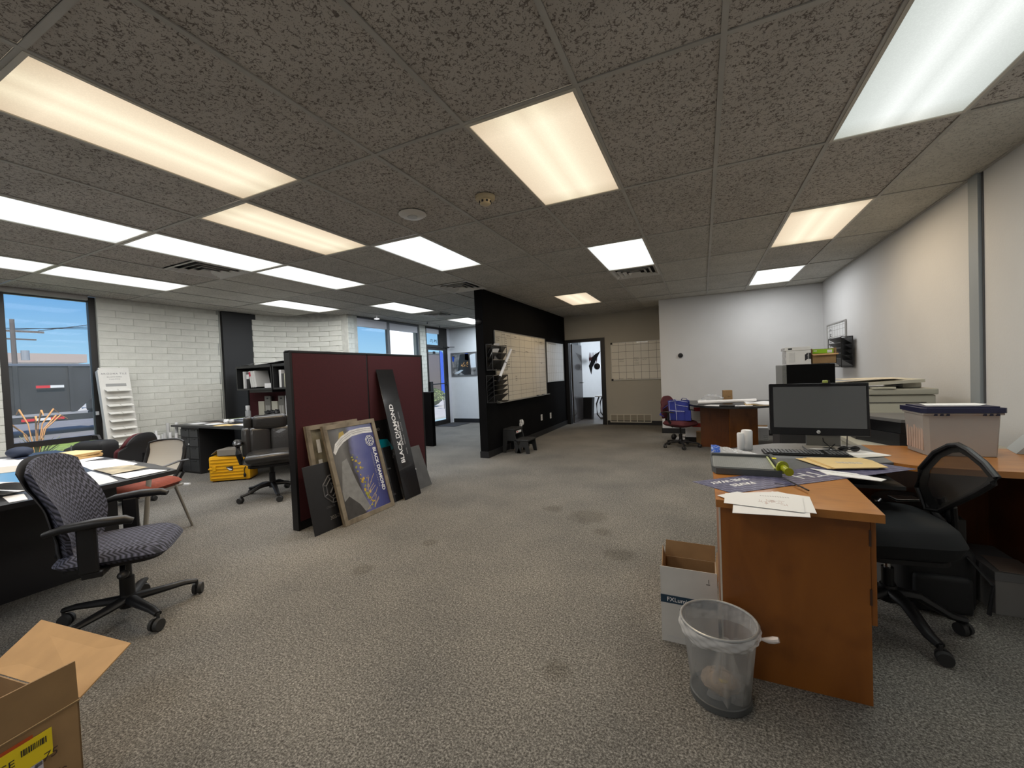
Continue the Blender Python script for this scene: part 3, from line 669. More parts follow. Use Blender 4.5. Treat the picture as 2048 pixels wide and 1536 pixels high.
sheet('paper_sheet', 'folded off-white note on the sheet beside the keyboard end', 'paper', [(.735, 2.87), (.76, 2.80), (.93, 2.90), (.86, 2.93)], DT+.0034, mat('off white paper', (.66, .64, .60), .7))
sheet('paper_sheet', 'small white card under the monitor stand', 'paper', [(.575, 3.0), (.60, 2.965), (.70, 2.965), (.69, 3.0)], DT+.013, PAPER)
sheet('paper_sheet', 'long white sheet under the paper trimmer and plastic bag', 'paper', [(.10, 2.64), (.12, 2.72), (.34, 2.76), (.345, 2.62)], DT+.0008)
pen = thing('pen', 'dark pen lying across the papers at the desk corner', 'pen', (.352, 2.085, DT+.0115), 0)
B().cyl((-.018, .085, 0), (.03, -.07, 0), .0032).done('barrel', BLACKP, pen, True); B().cyl((.02, -.03, .003), (-.08, -.0, .003), .0011, n=6).done('clip', BLACKP, pen)

# ---- paper trimmer
tr = thing('paper_trimmer', 'grey paper trimmer with lime green handle on the purple poster', 'paper trimmer', (.178, 2.40, DT+.0024), 0)
TRG = mat('trimmer dark grey', (.075, .082, .085), .5); TRL = mat('trimmer bed grey', (.23, .245, .24), .45)
B().prism([(-.148, -.10), (-.13, -.15), (.148, -.15), (.148, .165), (-.15, .165)], .0, .030).done('base', TRG, tr)
B().bb(-.14, .118, -.138, .135, .030, .034).done('bed', TRL, tr)
b = B()
for k in range(26): b.bb(-.135+k*.0098, -.134+k*.0098, -.13, .13, .0341, .0345)
for k in range(20): b.bb(-.135, .115, -.13+k*.0135, -.129+k*.0135, .0341, .0345)
b.done('ruled_grid', mat('grid line', (.16, .17, .17), .5), tr)
B().bb(-.145, .14, .137, .158, .030, .048, .004).done('paper_guide', TRG, tr)
B().slab([(.118, -.135, .034), (.126, -.135, .034), (.126, .14, .036), (.118, .14, .036)], .005).done('cutting_strip', mat('lime strip', (.42, .47, .20), .4), tr)
B().box((.143, .02, .042), (.018, .27, .018), rz=.02, bev=.004).done('blade_arm', TRG, tr)
lime = mat('lime plastic', (.30, .34, .012), .35)
B().cyl((.150, -.125, .043), (.154, -.132, .043), .030, .030, 28).cyl((.154, -.132, .043), (.166, -.20, .040), .015, .014, 20).cyl((.166, -.20, .040), (.1665, -.206, .040), .0185, .0185, 20).done('handle', lime, tr, True, ang=30)
B().bb(.132, .15, .02, .05, .0515, .053).done('warning_sticker', mat('yellow sticker', (.8, .75, .02), .5), tr)

# ---- zip bag, white bottle, tub
zb = thing('plastic_bag', 'clear plastic zip bag with a blue end behind the trimmer', 'bag', (.17, 2.68, DT+.002), .04)
def bagf(u, v):
    return (-.135+.29*u, -.03+.10*v*(1-.35*u), .003+.060*math.sin(PI*v)*(1-u)**.8*(1+.06*math.sin(u*31+v*9))+.006*abs(math.sin(u*23+v*19)))
B().surf(bagf, 40, 18).done('film', see_mat('crinkled film', (.78, .80, .84), .6, .12), zb, True, ang=20)
B().surf(lambda u, v: tuple(Vector(bagf(u*.16, v))+Vector((0, 0, .0012))), 6, 14).done('blue_seal', mat('blue print', (.05, .13, .55), .25), zb, True)
wbt = thing('plastic_bottle', 'white two-lobed plastic bottle standing on the grey desk surface', 'bottle', (.232, 2.955, DT), .2)
B().lathe([(0, 0), (.026, 0), (.031, .006), (.032, .115), (.028, .124), (0, .127)], 28, c=(.012, 0, 0)).done('tall_body', mat('white plastic', (.74, .75, .76), .35), wbt, True)
B().lathe([(0, 0), (.017, 0), (.020, .006), (.021, .100), (.018, .107), (0, .108)], 24, c=(-.026, -.008, 0)).done('short_body', MATS['white plastic'], wbt, True)
tub = thing('storage_tub', 'cloudy plastic storage tub with dark blue lid on the right desk wing', 'storage tub', (1.237, 3.07, DT+.001), .05)
cloud = mat('cloudy plastic', (.36, .345, .33), .45, var=.06, scale=4)
def tubf(u, v, k=1.0):
    L = len(TP)-1; f = u*L; i = min(int(f), L-1); g = f-i
    x = TP[i][0]*(1-g)+TP[i+1][0]*g; y = TP[i][1]*(1-g)+TP[i+1][1]*g; s_ = .93+.07*v
    return (x*s_, y*s_, .002+.205*v)
TP = [(-.145, -.10), (.145, -.10), (.165, -.08), (.165, .10), (-.165, .10), (-.165, -.08), (-.145, -.10)]
TP = [(-.135, -.105), (.145, -.105), (.155, -.095), (.155, .105), (-.155, .105), (-.155, -.09), (-.135, -.105)]
B().surf(tubf, 36, 6, .004).prism([(-.14, -.095), (.14, -.095), (.14, .095), (-.14, .095)], .0, .004).done('body', cloud, tub)
B().bb(-.163, .163, -.112, .112, .198, .208, .003).done('rim', cloud, tub)
navy = mat('navy lid', (.008, .010, .045), .35)
B().prism([(-.150, -.122), (.160, -.122), (.170, -.112), (.170, .118), (-.170, .118), (-.170, -.105)], .209, .232).prism([(-.14, -.10), (.15, -.10), (.15, .10), (-.15, .10)], .232, .238).done('lid', navy, tub)
b = B()
for x in (-.115, -.09, -.065, .08, .105, .13): b.bb(x, x+.013, -.1135, -.107, .195, .205)
b.done('lid_tab', navy, tub)
b = B(); q = random.Random(5)
for k in range(7): b.box((-.1495+q.uniform(0, .001), -.07+k*.025, .105), (.004, .019, .165), q.uniform(-.05, .05))
b.done('stacked_contents', mat('beige contents', (.52, .40, .33), .8, var=.25, scale=14, stretch=(1, 5, .6)), tub)
sheet('paper_sheet', 'white printed sheets lying on the navy tub lid', 'paper', [(1.12, 3.02), (1.33, 3.01), (1.40, 3.10), (1.38, 3.17), (1.14, 3.15)], DT+.2690)

tub.scale = (1, 1, 1.12)
# ---- desk phone at the frame edge
ph = thing('desk_phone', 'grey desk phone wedge with black handset at the right frame edge', 'phone', (1.62, 3.17, DT+.001), -.25)
B().prism([(-.09, 0), (.10, 0), (.10, .20), (.06, .20)], -.09, .09, M=Matrix.Rotation(PI/2, 4, 'X')).done('body', mat('pale grey phone', (.35, .37, .37), .45), ph)
B().tube([(.02, -.13, .05), (.05, -.125, .10), (.10, -.12, .15)], [.025, .018, .024], 10, flat=.7).done('handset', BLACKP, ph, True)
pl_ = B().crumple(0).surf(lambda u, v: (.17*u, .12*v, .006+.008*math.sin(u*9)*math.sin(v*7)), 10, 8, .001).done('paper_sheet', PAPER); pl_.location = (1.56, 2.95, DT+.006); pl_.rotation_euler = (0, 0, -.3)
tag(pl_, 'crumpled white paper beside the phone at the right frame edge', 'paper')

# ================================================================ behind the desk: printers, tower, boxes
st = thing('printer_stand', 'low beige metal stand behind the monitor holding the printers', 'stand', (1.30, 3.95, 0))
beige = mat('beige enamel', (.40, .39, .33), .5, var=.04, scale=5)
B().bb(-.36, .38, -.62, .10, .68, .71, .004).done('top', beige, st)
for sx_, sy_ in ((-.34, -.6), (.36, -.6), (-.34, .08), (.36, .08)): B().bb(sx_-.015, sx_+.015, sy_-.015, sy_+.015, 0, .68).done('leg', beige, st)
B().bb(-.34, .36, -.58, .06, .22, .24).done('shelf', beige, st)
fb = thing('inkjet_printer', 'wide black flat printer with slanting grey lid between monitor and tub', 'printer', (1.235, 3.62, .711), -.0)
B().prism([(-.24, .26), (-.24, .10), (-.10, -.21), (.25, -.23), (.25, .26)], .0, .085).done('base', BLACKP, fb)
B().prism([(-.23, .25), (-.23, .11), (-.09, -.20), (.24, -.22), (.24, .25)], .088, .155).done('body', BLACKG, fb)
B().prism([(-.225, .245), (-.225, .115), (-.085, -.192), (.235, -.212), (.235, .245)], .156, .176).done('lid', mat('grey printer lid', (.11, .11, .11), .4), fb)
B().lathe([(0, .1762), (.035, .1762), (.035, .178), (0, .178)], 24, c=(.10, -.05, 0)).done('lid_emblem', mat('lid emblem', (.3, .3, .3), .3), fb)
mf = thing('office_copier', 'beige office copier with its lid ajar against the right wall', 'copier', (1.38, 4.55, 0))
B().bb(-.32, .30, -.22, .30, .0, .60, .01).done('cabinet', beige, mf)
B().bb(-.32, .28, -.24, .30, .605, .985, .012).done('body', beige, mf)
B().bb(-.30, .20, -.2445, -.24, .80, .91, .002).bb(-.30, .12, -.246, -.24, .66, .76, .002).done('front_cover', mat('beige light', (.50, .49, .41), .5), mf)
B().bb(-.30, .22, -.2455, -.24, .922, .926).bb(-.30, .10, -.2475, -.24, .795, .798).bb(.10, .104, -.2475, -.24, .62, .795).done('seam', INK, mf)
B().bb(-.32, .29, -.26, .30, .988, 1.035, .012).done('scanner_deck', beige, mf)
B().slab([(-.31, -.23, 1.056), (.22, -.23, 1.085), (.22, .29, 1.085), (-.31, .29, 1.056)], .025).bb(.12, .24, -.12, .29, 1.035, 1.08, .01).done('lid', mat('beige lid', (.52, .50, .42), .5), mf)
B().bb(-.12, .03, -.27, -.20, 1.036, 1.052, .004).bb(-.08, .0, -.272, -.268, 1.042, 1.047).done('control_panel', MATS['beige light'], mf)
sheet('paper_roll_sheet', 'loose cream sheet curling on top of the copier lid', 'paper', [(1.08, 4.35), (1.5, 4.36), (1.52, 4.72), (1.09, 4.7)], 1.116, mat('cream paper', (.62, .58, .48), .7))
fc = thing('filing_cabinet', 'dark metal cabinet hidden behind the monitor under the computer tower', 'cabinet', (.78, 4.72, 0))
B().bb(-.14, .14, -.20, .22, .0, 1.065, .004).done('body', mat('dark cabinet', (.03, .03, .032), .5), fc)
for z in (.05, .40, .74): B().bb(-.13, .13, -.213, -.2, z, z+.30, .003).done('drawer', MATS['dark cabinet'], fc)
tw = thing('computer_tower', 'black computer tower lying on its side with a grey front', 'computer', (.86, 4.60, 1.067))
B().bb(-.165, .19, -.18, .19, 0, .195, .004).done('case', mat('satin black case', (.003, .003, .0033), .7, spec=.1), tw)
B().bb(-.20, -.166, -.182, .19, 0, .195, .006).done('front_panel', mat('grey front plastic', (.16, .165, .16), .4), tw)
B().bb(-.196, -.17, -.184, -.18, .09, .096).bb(-.192, -.178, -.1835, -.18, .13, .135).bb(-.192, -.178, -.1835, -.18, .155, .16).done('front_slot', CHROME, tw)
for k, (z, h_, x0, lab) in enumerate(((0, .125, -.165, 'white retail carton with black emblem, lower of two on the computer tower'), (.127, .030, -.175, 'flat white retail carton, upper of two on the computer tower'))):
    c = thing('retail_box', lab, 'box', (.86, 4.58, 1.264+z))
    B().bb(x0, .02, -.15, .05, 0, h_, .001).done('carton', PAPER, c)
    B().bb(x0-.001, x0-.0002, -.148, .048, .004, h_-.004).done('printed_side', mat('grey printed side', (.42, .42, .42), .7, var=.4, scale=30), c)
    if k == 0:
        B().prism([(.0, .03), (.018, .045), (.045, .045), (.045, .10), (.018, .10), (.0, .085)], .1505, .1515, M=Matrix.Translation((-.025, 0, 0)) @ Matrix.Rotation(PI/2, 4, 'X')).done('emblem', INK, c)
        lettering('uniclass', .018, WHITEINK, c, frame3((.0, -.1525, .07), (0, 0, 1), (-1, 0, 0)), ext=.0003)
        b = B(); q = random.Random(2)
        for r_ in range(5):
            for k2 in range(9): b.bb(-.14+r_*.009, -.136+r_*.009, -.1512, -.1504, .02+k2*.010, .026+k2*.010+q.uniform(-.002, .002))
        b.done('fine_print', mat('grey print marks', (.5, .5, .5), .8), c)
    else:
        B().bb(-.150, -.120, -.1512, -.1504, .008, .022).done('emblem', INK, c)
ob = thing('cardboard_box', 'open brown cardboard box with a lime green label on the computer tower', 'box', (.975, 4.58, 1.264))
B().bb(-.088, .088, -.15, -.146, .0, .085).bb(-.088, -.084, -.15, .06, 0, .135).bb(.084, .088, -.15, .06, 0, .135).bb(-.088, .088, .056, .06, 0, .135).bb(-.088, .088, -.15, .06, 0, .003).done('body', KRAFT, ob)
B().slab([(-.088, -.15, .085), (.095, -.15, .088), (.10, -.175, .078), (-.08, -.178, .075)], .003).slab([(.088, -.15, .10), (.088, .06, .13), (.11, .05, .11), (.11, -.14, .09)], .003).done('flap', KRAFT, ob)
B().bb(-.075, .075, -.12, -.10, .09, .128).done('contents', mat('lime label', (.30, .60, .01), .5), ob)
b = B().bb(-.07, -.045, -.1212, -.12, .11, .118).bb(.03, .065, -.1212, -.12, .095, .12); b.done('label_print', WHITEINK, ob)
# small black speaker and its lead on the floor side behind the desk
sp = thing('power_brick', 'small black box on the floor seen under the monitor', 'box', (.72, 4.3, 0))
B().bb(-.10, .10, -.08, .08, 0, .07, .008).done('body', BLACKP, sp)
sc_ = B().tube([(.35+.12*math.cos(a/8*2*PI), 3.9+.25*math.sin(a/8*2*PI), .006) for a in range(8)], .006, 6, closed=True).done('cable_loop', BLACKP)
tag(sc_, 'black cable loop on the floor behind the grey desk top', 'cable')

# ---------------------------------------------------------------- things on the right walls
def board_lines(name, parent, M, w_, h_, cols, rows, m, th=.003, skew=None):
    b = B()
    for c in cols: b.box((c*w_-w_/2, 0, .0004), (th, h_*.985, .0006), M=M)
    for r_ in rows: b.box((0, r_*h_-h_/2, .0004), (w_*.985, th, .0006), M=M)
    return b.done(name, m, parent)
def scribbles(parent, M, w_, h_, spots, m=INK, seed=1, name='handwriting', sz=.02):
    q = random.Random(seed); b = B()
    for (cx, cy, ww, n) in spots:
        for ln in range(n):
            x = cx*w_-w_/2
            while x < cx*w_-w_/2+ww:
                l = q.uniform(.25, .7)*sz
                b.box((x, cy*h_-h_/2-ln*sz*1.5+q.uniform(-.2, .2)*sz, .0006), (l, sz*.16, .0008), q.uniform(-1.2, 1.2), M=M)
                x += l*.8
    return b.done(name, m, parent)
BOARD = mat('whiteboard face', (.62, .58, .49), .22, var=.05, scale=2, coat=.3); BOARD_C = mat('whiteboard cool', (.74, .76, .77), .2, coat=.3)
ALU = mat('aluminium trim', (.45, .45, .44), .35, metal=.7)
LINE = mat('marker line', (.13, .12, .11), .6)
def whiteboard(name, label, M, w_, h_, cols, rows, face, tray=False, rim=ALU, th=.003, fw=.012):
    t = bpy.data.objects.new(name, None); COL.objects.link(t); t.matrix_world = M; tag(t, label, 'whiteboard')
    I = Matrix.Identity(4)
    B().box((0, 0, -.006), (w_, h_, .012)).done('panel', face, t)
    b = B().box((0, h_/2, 0), (w_+fw, fw, .018)).box((0, -h_/2, 0), (w_+fw, fw, .018)).box((w_/2, 0, 0), (fw, h_-fw, .018)).box((-w_/2, 0, 0), (fw, h_-fw, .018)); b.done('frame', rim, t)
    board_lines('grid_lines', t, I, w_, h_, cols, rows, LINE, th)
    if tray: B().box((.02, -h_/2-.004, .03), (w_+.06, .012, .06)).done('marker_tray', ALU, t)
    return t
cal = whiteboard('calendar_whiteboard', 'small framed calendar whiteboard on the right wall above the copier', frame3((XR-.013, 7.74, 1.545), (0, -1, 0), (0, 0, 1)), .93, .62, [k/7 for k in range(1, 7)], [k/6 for k in range(1, 6)]+[.93], BOARD_C, th=.004, fw=.02)
scribbles(cal, Matrix.Identity(4), .93, .62, [(.14, .86, .10, 3), (.14, .70, .10, 3), (.14, .55, .10, 2)], seed=4, sz=.045)
def mesh_pockets(name, label, M, w_, h_, n, dep=.10):
    t = bpy.data.objects.new(name, None); COL.objects.link(t); t.matrix_world = M; tag(t, label, 'file holder')
    net = MATS.get('black wire mesh') or see_mat('black wire mesh', (.010, .010, .011), .72, .5)
    B().box((0, 0, .004), (w_, h_, .004)).done('back_panel', net, t)
    b = B().cyl((-w_/2, -h_/2, .005), (-w_/2, h_/2, .005), .006, n=6).cyl((w_/2, -h_/2, .005), (w_/2, h_/2, .005), .006, n=6).cyl((-w_/2, h_/2, .005), (w_/2, h_/2, .005), .006, n=6).cyl((-w_/2, -h_/2, .005), (w_/2, -h_/2, .005), .006, n=6)
    for sx_ in (-1, 1): b.cyl((sx_*w_/2, -h_/2, dep), (sx_*w_/2, h_/2, dep), .005, n=6).cyl((sx_*w_/2, h_/2, .005), (sx_*w_/2, h_/2, dep), .005, n=6).cyl((sx_*w_/2, -h_/2, .005), (sx_*w_/2, -h_/2, dep), .005, n=6)
    b.cyl((-w_/2, -h_/2, dep), (w_/2, -h_/2, dep), .005, n=6).done('wire_frame', BLACKM, t)
    ph_ = h_/(n+.6)
    for k in range(n):
        z0 = -h_/2+.02+k*ph_
        p = B().slab([(-w_/2+.004, z0, .008), (w_/2-.004, z0, .008), (w_/2-.004, z0+ph_*1.25, dep), (-w_/2+.004, z0+ph_*1.25, dep)], .003).done('pocket', BLACKM if n > 3 else net, t)
        B().cyl((-w_/2, z0+ph_*1.25, dep), (w_/2, z0+ph_*1.25, dep), .006, n=6).done('pocket_rim', BLACKM, p)
    return t
mesh_pockets('mesh_file_holder', 'black mesh file holder with five pockets on the right wall', frame3((XR-.034, 7.19, 1.40), (0, -1, 0), (0, 0, 1)), .60, .41, 5, .13)
th = thing('door_chime', 'small round black device on the pale back wall', 'chime', (-.373, 8.5-.001, 1.506))
B().lathe([(0, 0), (.045, 0), (.045, .012), (.03, .03), (0, .034)], 24, M=Matrix.Rotation(PI/2, 4, 'X')).done('body', BLACKP, th, True); B().lathe([(.045, 0), (.058, 0), (.056, .006), (.045, .007)], 24, M=Matrix.Rotation(PI/2, 4, 'X')).done('ring', mat('white ring', (.6, .6, .6), .5), th)

# ================================================================ chairs
def star_base(t, R, rot, m=BLACKP, hub_z=.10, post_top=.38, leg_tip=.065, thick=.022, casters=True, wr=.028, post_m=None, sleeve=.028, pin=.014):
    B().lathe([(0, hub_z-.03), (.038, hub_z-.03), (.042, hub_z+.01), (.032, hub_z+.045), (0, hub_z+.047)], 20).done('hub', m, t, True)
    B().cyl((0, 0, hub_z+.03), (0, 0, hub_z+(post_top-hub_z)*.52), sleeve, n=20).done('column_sleeve', m, t, True)
    B().cyl((0, 0, hub_z+(post_top-hub_z)*.5), (0, 0, post_top), pin, n=16).done('gas_column', post_m or m, t, True)
    for k in range(5):
        a = rot+2*PI*k/5; c, s = math.cos(a), math.sin(a)
        pts = [(.02*c, .02*s, hub_z+.012), (R*.4*c, R*.4*s, hub_z+.006), (R*.8*c, R*.8*s, leg_tip+.012), (R*c, R*s, leg_tip)]
        lg = B().tube(pts, [thick*1.25, thick*1.05, thick*.85, thick*.7], 10, flat=.72).done('leg', m, t, True)
        cs = B().cyl((R*c, R*s, leg_tip+.005), (R*c, R*s, wr+.006), .008, n=8)
        a2 = a+1.1+k; ox, oy = math.cos(a2)*.012, math.sin(a2)*.012; px, py = -math.sin(a2), math.cos(a2)
        for q_ in (-1, 1): cs.cyl((R*c+ox+px*q_*.006, R*s+oy+py*q_*.006, wr), (R*c+ox+px*q_*.024, R*s+oy+py*q_*.024, wr), wr, wr*.9, 18)
        cs.done('caster', RUBBER, lg, True)
def cushion(w_, d_, th, z, front_drop=.03, round_=.06, crown=.012, nx=18, ny=18, dish=0.0):
    # rounded seat pad: superellipse outline swept over a domed section
    b = B()
    def P(u, v):
        a = 2*PI*u; e = .42
        cx = math.copysign(abs(math.cos(a))**e, math.cos(a)); cy = math.copysign(abs(math.sin(a))**e, math.sin(a))
        # v: 0 bottom centre ->1 top centre
        if v < .5: r = (v/.5); zz = -th/2
        else: r = 1-(v-.5)/.5; zz = th/2
        edge = r
        r2 = min(1, r)
        zz = zz*(1-max(0, (r2-.72)/.28)**3)+ (crown*(1-r2*r2) if v >= .5 else 0)
        x, y = cx*r2*d_/2, cy*r2*w_/2
        zz -= front_drop*max(0, x/(d_/2)-.35)**2 if True else 0
        if dish and v >= .5: zz -= dish*(1-r2*r2)
        return (x, y, z+zz)
    b.surf(P, 44, 22)
    bmesh.ops.remove_doubles(b.b, verts=b.b.verts, dist=.0006)
    return b
def backpad(w_, h_, th, z0, x0, lean=.12, lumbar=.03, top_round=.35, wrap=.04, widen=None, n=16):
    def P(u, v):
        y = (u-.5)*2; hv = v
        wv = widen(v) if widen else (1-.06*v)
        # rounded top corners: pull z down near the edges at the top
        zz = z0+h_*(hv-(top_round*.35*(abs(y)**3)*max(0, v-.5)*2))
        x = x0-lean*h_*v*1.0 - lumbar*math.sin(PI*min(1, v*1.2))*-1 + wrap*y*y
        return (x, y*w_/2*wv, zz)
    def T(u, v):
        return th*(1-.55*max(abs(2*u-1), abs(2*v-1))**4)
    return B().surf(P, n, n, T)

# ---- blue patterned swivel chair
BLUEW = weave_mat('blue zigzag weave', (.012, .014, .022), (.10, .105, .155))
ch = thing('office_chair', 'blue-grey zigzag fabric swivel chair with black armrests at left', 'chair', (-2.975, 1.125, 0), math.radians(52))
star_base(ch, .31, math.radians(20), hub_z=.095, post_top=.36, thick=.026, wr=.033, leg_tip=.085, sleeve=.033, pin=.024)
B().bb(-.13, .12, -.11, .11, .335, .372, .01).cyl((.02, -.11, .35), (.06, -.24, .335), .012).ball((.065, -.25, .332), .024, (1, 1.6, .8)).bb(-.10, -.02, .08, .14, .30, .36, .01).done('tilt_mechanism', BLACKP, ch, True)
cushion(.50, .47, .07, .415, front_drop=.05, crown=.018).done('seat', BLUEW, ch, True)
B().prism(capsule(.20, .21, .08), .368, .388).done('seat_shell', BLACKP, ch)
def widen(v):
    K = [(0, .62), (.18, .84), (.38, 1.0), (.58, .97), (.8, .93), (1, .95)]
    for (a, p), (c, q_) in zip(K, K[1:]):
        if v <= c:
            f = (v-a)/(c-a); f = f*f*(3-2*f); return p+(q_-p)*f
    return K[-1][1]
def chair_back(off, grow, th_, name, m):
    def P(u, v):
        y = (u-.5)*2; wv = widen(v)
        zz = .415+.545*v-.055*(abs(y)**2.6)*max(0, v-.55)/.45
        x = -.205-.085*v**1.5+.035*math.sin(PI*min(1, v*1.25))+.055*y*y*(1-.3*v)-off
        return (x, y*(.245+grow)*wv, zz-(grow if v < .5 else -grow)*.6)
    def T(u, v): return th_*(1-.6*max(abs(2*u-1), abs(2*v-1))**5)
    return B().surf(P, 24, 24, T).done(name, m, ch, True)
bk0 = chair_back(0, 0, .05, 'backrest', BLUEW)
chair_back(.045, .003, .012, 'back_shell', mat('charcoal shell', (.02, .021, .026), .7))
B().tube([(-.08, 0, .35), (-.20, 0, .355), (-.26, 0, .42), (-.25, 0, .55)], [.022, .026, .026, .018], 10).done('back_bracket', BLACKP, ch, True)
for s in (-1, 1):
    a = B().tube([(-.20, s*.285, .605), (-.12, s*.30, .625), (0, s*.305, .632), (.10, s*.30, .628), (.13, s*.295, .615)], [.018, .028, .033, .030, .020], 12, flat=.75).done('armrest', BLACKP, ch, True)
    B().box((-.05, s*.285, .50), (.075, .030, .235), bev=.008, seg=1).bb(-.08, .0, min(s*.10, s*.29), max(s*.10, s*.29), .355, .385, .006).done('arm_post', BLACKP, a)

# ---- black mesh task chair at the right desk
ch = thing('mesh_chair', 'black swivel chair with a see-through mesh back at the right desk', 'chair', (.785, 2.52, 0), math.radians(187))
star_base(ch, .275, math.radians(101), hub_z=.15, post_top=.40, post_m=CHROME, thick=.028, wr=.030, leg_tip=.075, sleeve=.024)
cushion(.46, .44, .15, .465, front_drop=.06, crown=.01).done('seat', mat('dark teal black fabric', (.006, .0075, .009), .85), ch, True)
B().prism(capsule(.17, .19, .08), .372, .392).bb(-.10, .10, -.08, .08, .35, .375, .01).done('seat_shell', BLACKP, ch)
# the back: a pointed sail of mesh in a thick frame, leaning to the right
Wi = (Matrix.Translation((.785, 2.52, 0)) @ Matrix.Rotation(math.radians(187), 4, 'Z')).inverted()
arch = [(.972, 2.63, .545), (.950, 2.665, .64), (.955, 2.64, .74), (.978, 2.56, .835), (1.0, 2.49, .882), (1.015, 2.455, .892), (1.03, 2.41, .875), (1.048, 2.34, .835), (1.058, 2.285, .79), (1.05, 2.29, .765), (1.035, 2.36, .705), (1.005, 2.47, .62), (.988, 2.55, .562)]
fr = [Wi @ Vector(p) for p in arch]
B().tube(fr, .0125, 8, closed=True, flat=.9).done('back_frame', BLACKP, ch, True)
cv = sum((Vector(p) for p in fr), Vector())/len(fr)
netm = see_mat('chair mesh', (.030, .030, .030), .74, .8)
b = B(); n = len(fr)
vc = b.b.verts.new(cv+Vector((-.03, 0, 0))); vr = [b.b.verts.new(p) for p in fr]
vi = [b.b.verts.new(cv.lerp(p, .6)+Vector((-.018, 0, 0))) for p in fr]
for k in range(n):
    b.b.faces.new((vr[k], vr[(k+1) % n], vi[(k+1) % n], vi[k])); b.b.faces.new((vi[k], vi[(k+1) % n], vc))
b.done('back_mesh', netm, ch, True)
b = B()
inn = [cv.lerp(Vector(p), .76)+Vector((-.008, 0, 0)) for p in fr]
for k in range(n): b.quad([fr[k], fr[(k+1) % n], inn[(k+1) % n], inn[k]])
b.done('mesh_border', mat('dense mesh border', (.012, .012, .012), .9), ch, True)
B().tube([(-.05, 0, .36), (-.18, 0, .37), (-.26, 0, .42), (-.25, .0, .52), (-.22, -.02, .62)], [.02, .026, .026, .022, .018], 10).tube([(-.26, 0, .45), (-.225, .05, .60)], .012, 8).tube([(-.26, 0, .45), (-.20, -.10, .57)], .014, 8).done('back_bracket', BLACKP, ch, True)

# ---- bags and clutter under the desk wing
bg_ = thing('backpack', 'black backpack slumped on the floor behind the mesh chair', 'bag', (1.04, 2.79, .002), .05)
B().box((0, 0, .17), (.30, .18, .33), bev=.06, seg=4).done('body', mat('black nylon', (.006, .006, .007), .7), bg_, True)
B().box((.0, -.10, .11), (.22, .05, .18), bev=.022, seg=3).done('front_pocket', MATS['black nylon'], bg_, True)
B().tube([(-.05, 0, .33), (-.03, 0, .375), (.03, 0, .375), (.05, 0, .33)], .008, 6).tube([(.10, -.09, .30), (.16, -.15, .2), (.14, -.16, .06)], .010, 6, flat=.5).done('strap', MATS['black nylon'], bg_, True)
rb = thing('robot_vacuum', 'glossy black rounded case resting on a box under the desk', 'case', (1.05, 3.04, .4235), .2)
B().lathe([(0, 0), (.15, 0), (.165, .02), (.165, .045), (.15, .06), (0, .062)], 36).done('body', BLACKG, rb, True)
B().bb(-.09, .03, -.05, .03, .0625, .068, .003).done('silver_inset', mat('satin steel', (.55, .54, .5), .3, metal=.8), rb)
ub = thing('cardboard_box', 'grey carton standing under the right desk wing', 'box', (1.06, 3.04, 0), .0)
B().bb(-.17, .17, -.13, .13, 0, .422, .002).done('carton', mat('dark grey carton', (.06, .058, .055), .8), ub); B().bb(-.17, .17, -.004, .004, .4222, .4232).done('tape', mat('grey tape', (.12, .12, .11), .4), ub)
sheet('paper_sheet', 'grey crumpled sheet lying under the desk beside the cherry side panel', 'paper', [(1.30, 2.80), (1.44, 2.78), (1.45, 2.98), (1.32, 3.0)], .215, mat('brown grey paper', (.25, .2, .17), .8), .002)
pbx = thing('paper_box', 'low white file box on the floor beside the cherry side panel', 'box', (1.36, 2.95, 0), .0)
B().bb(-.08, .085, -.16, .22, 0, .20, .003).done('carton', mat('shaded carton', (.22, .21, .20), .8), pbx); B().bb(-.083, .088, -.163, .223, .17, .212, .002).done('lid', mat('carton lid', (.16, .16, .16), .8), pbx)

# ================================================================ white box and bin in front of the desk end
fx = thing('cardboard_box', 'open white cardboard box with a navy band behind the wire bin', 'box', (-.088, 2.13, 0), 0)
WCARD = mat('white card', (.56, .55, .52), .7, var=.06, scale=7); NAVY = mat('navy band', (.010, .035, .065), .6)
B().bb(-.118, .122, -.13, -.127, 0, .355).bb(-.118, -.115, -.127, .12, 0, .30).bb(.119, .122, -.127, .12, 0, .30).bb(-.118, .122, .117, .12, 0, .30).bb(-.118, .122, -.127, .12, 0, .003).done('body', WCARD, fx)
B().bb(-.115, .119, -.126, .116, .0031, .28).done('inner_lining', KRAFT, fx) if False else None
B().bb(-.1145, .1185, .1125, .1165, .004, .30).bb(-.1145, -.1125, -.126, .1125, .004, .30).bb(.1165, .1185, -.126, .1125, .004, .30).bb(-.1145, .1185, -.1265, -.1245, .004, .354).done('inner_lining', KRAFT, fx)
B().slab([(-.116, .12, .30), (.12, .12, .30), (.122, .135, .375), (-.11, .135, .378)], .003).slab([(-.117, -.127, .30), (-.117, .117, .30), (-.125, .10, .36), (-.118, -.05, .315)], .003).slab([(.121, -.127, .30), (.121, .117, .30), (.128, .10, .36), (.126, -.09, .34)], .003).done('flap', KRAFT, fx)
B().bb(-.1185, .1225, -.1312, -.1302, .185, .222).bb(-.1188, -.1181, -.13, .12, .185, .222).done('navy_band', NAVY, fx)
lettering('FXLuminaire', .028, WHITEINK, fx, frame3((-.092, -.1316, .2025), (1, 0, 0), (0, 0, 1)), align='LEFT', ext=.0003)
B().bb(-.1186, .1224, -.1306, -.1301, .2235, .2250).bb(-.095, .05, -.1306, -.1301, .028, .0295).bb(-.095, .0, -.1306, -.1301, .022, .0232).done('crease', mat('grey print marks', (.5, .5, .5), .8), fx)
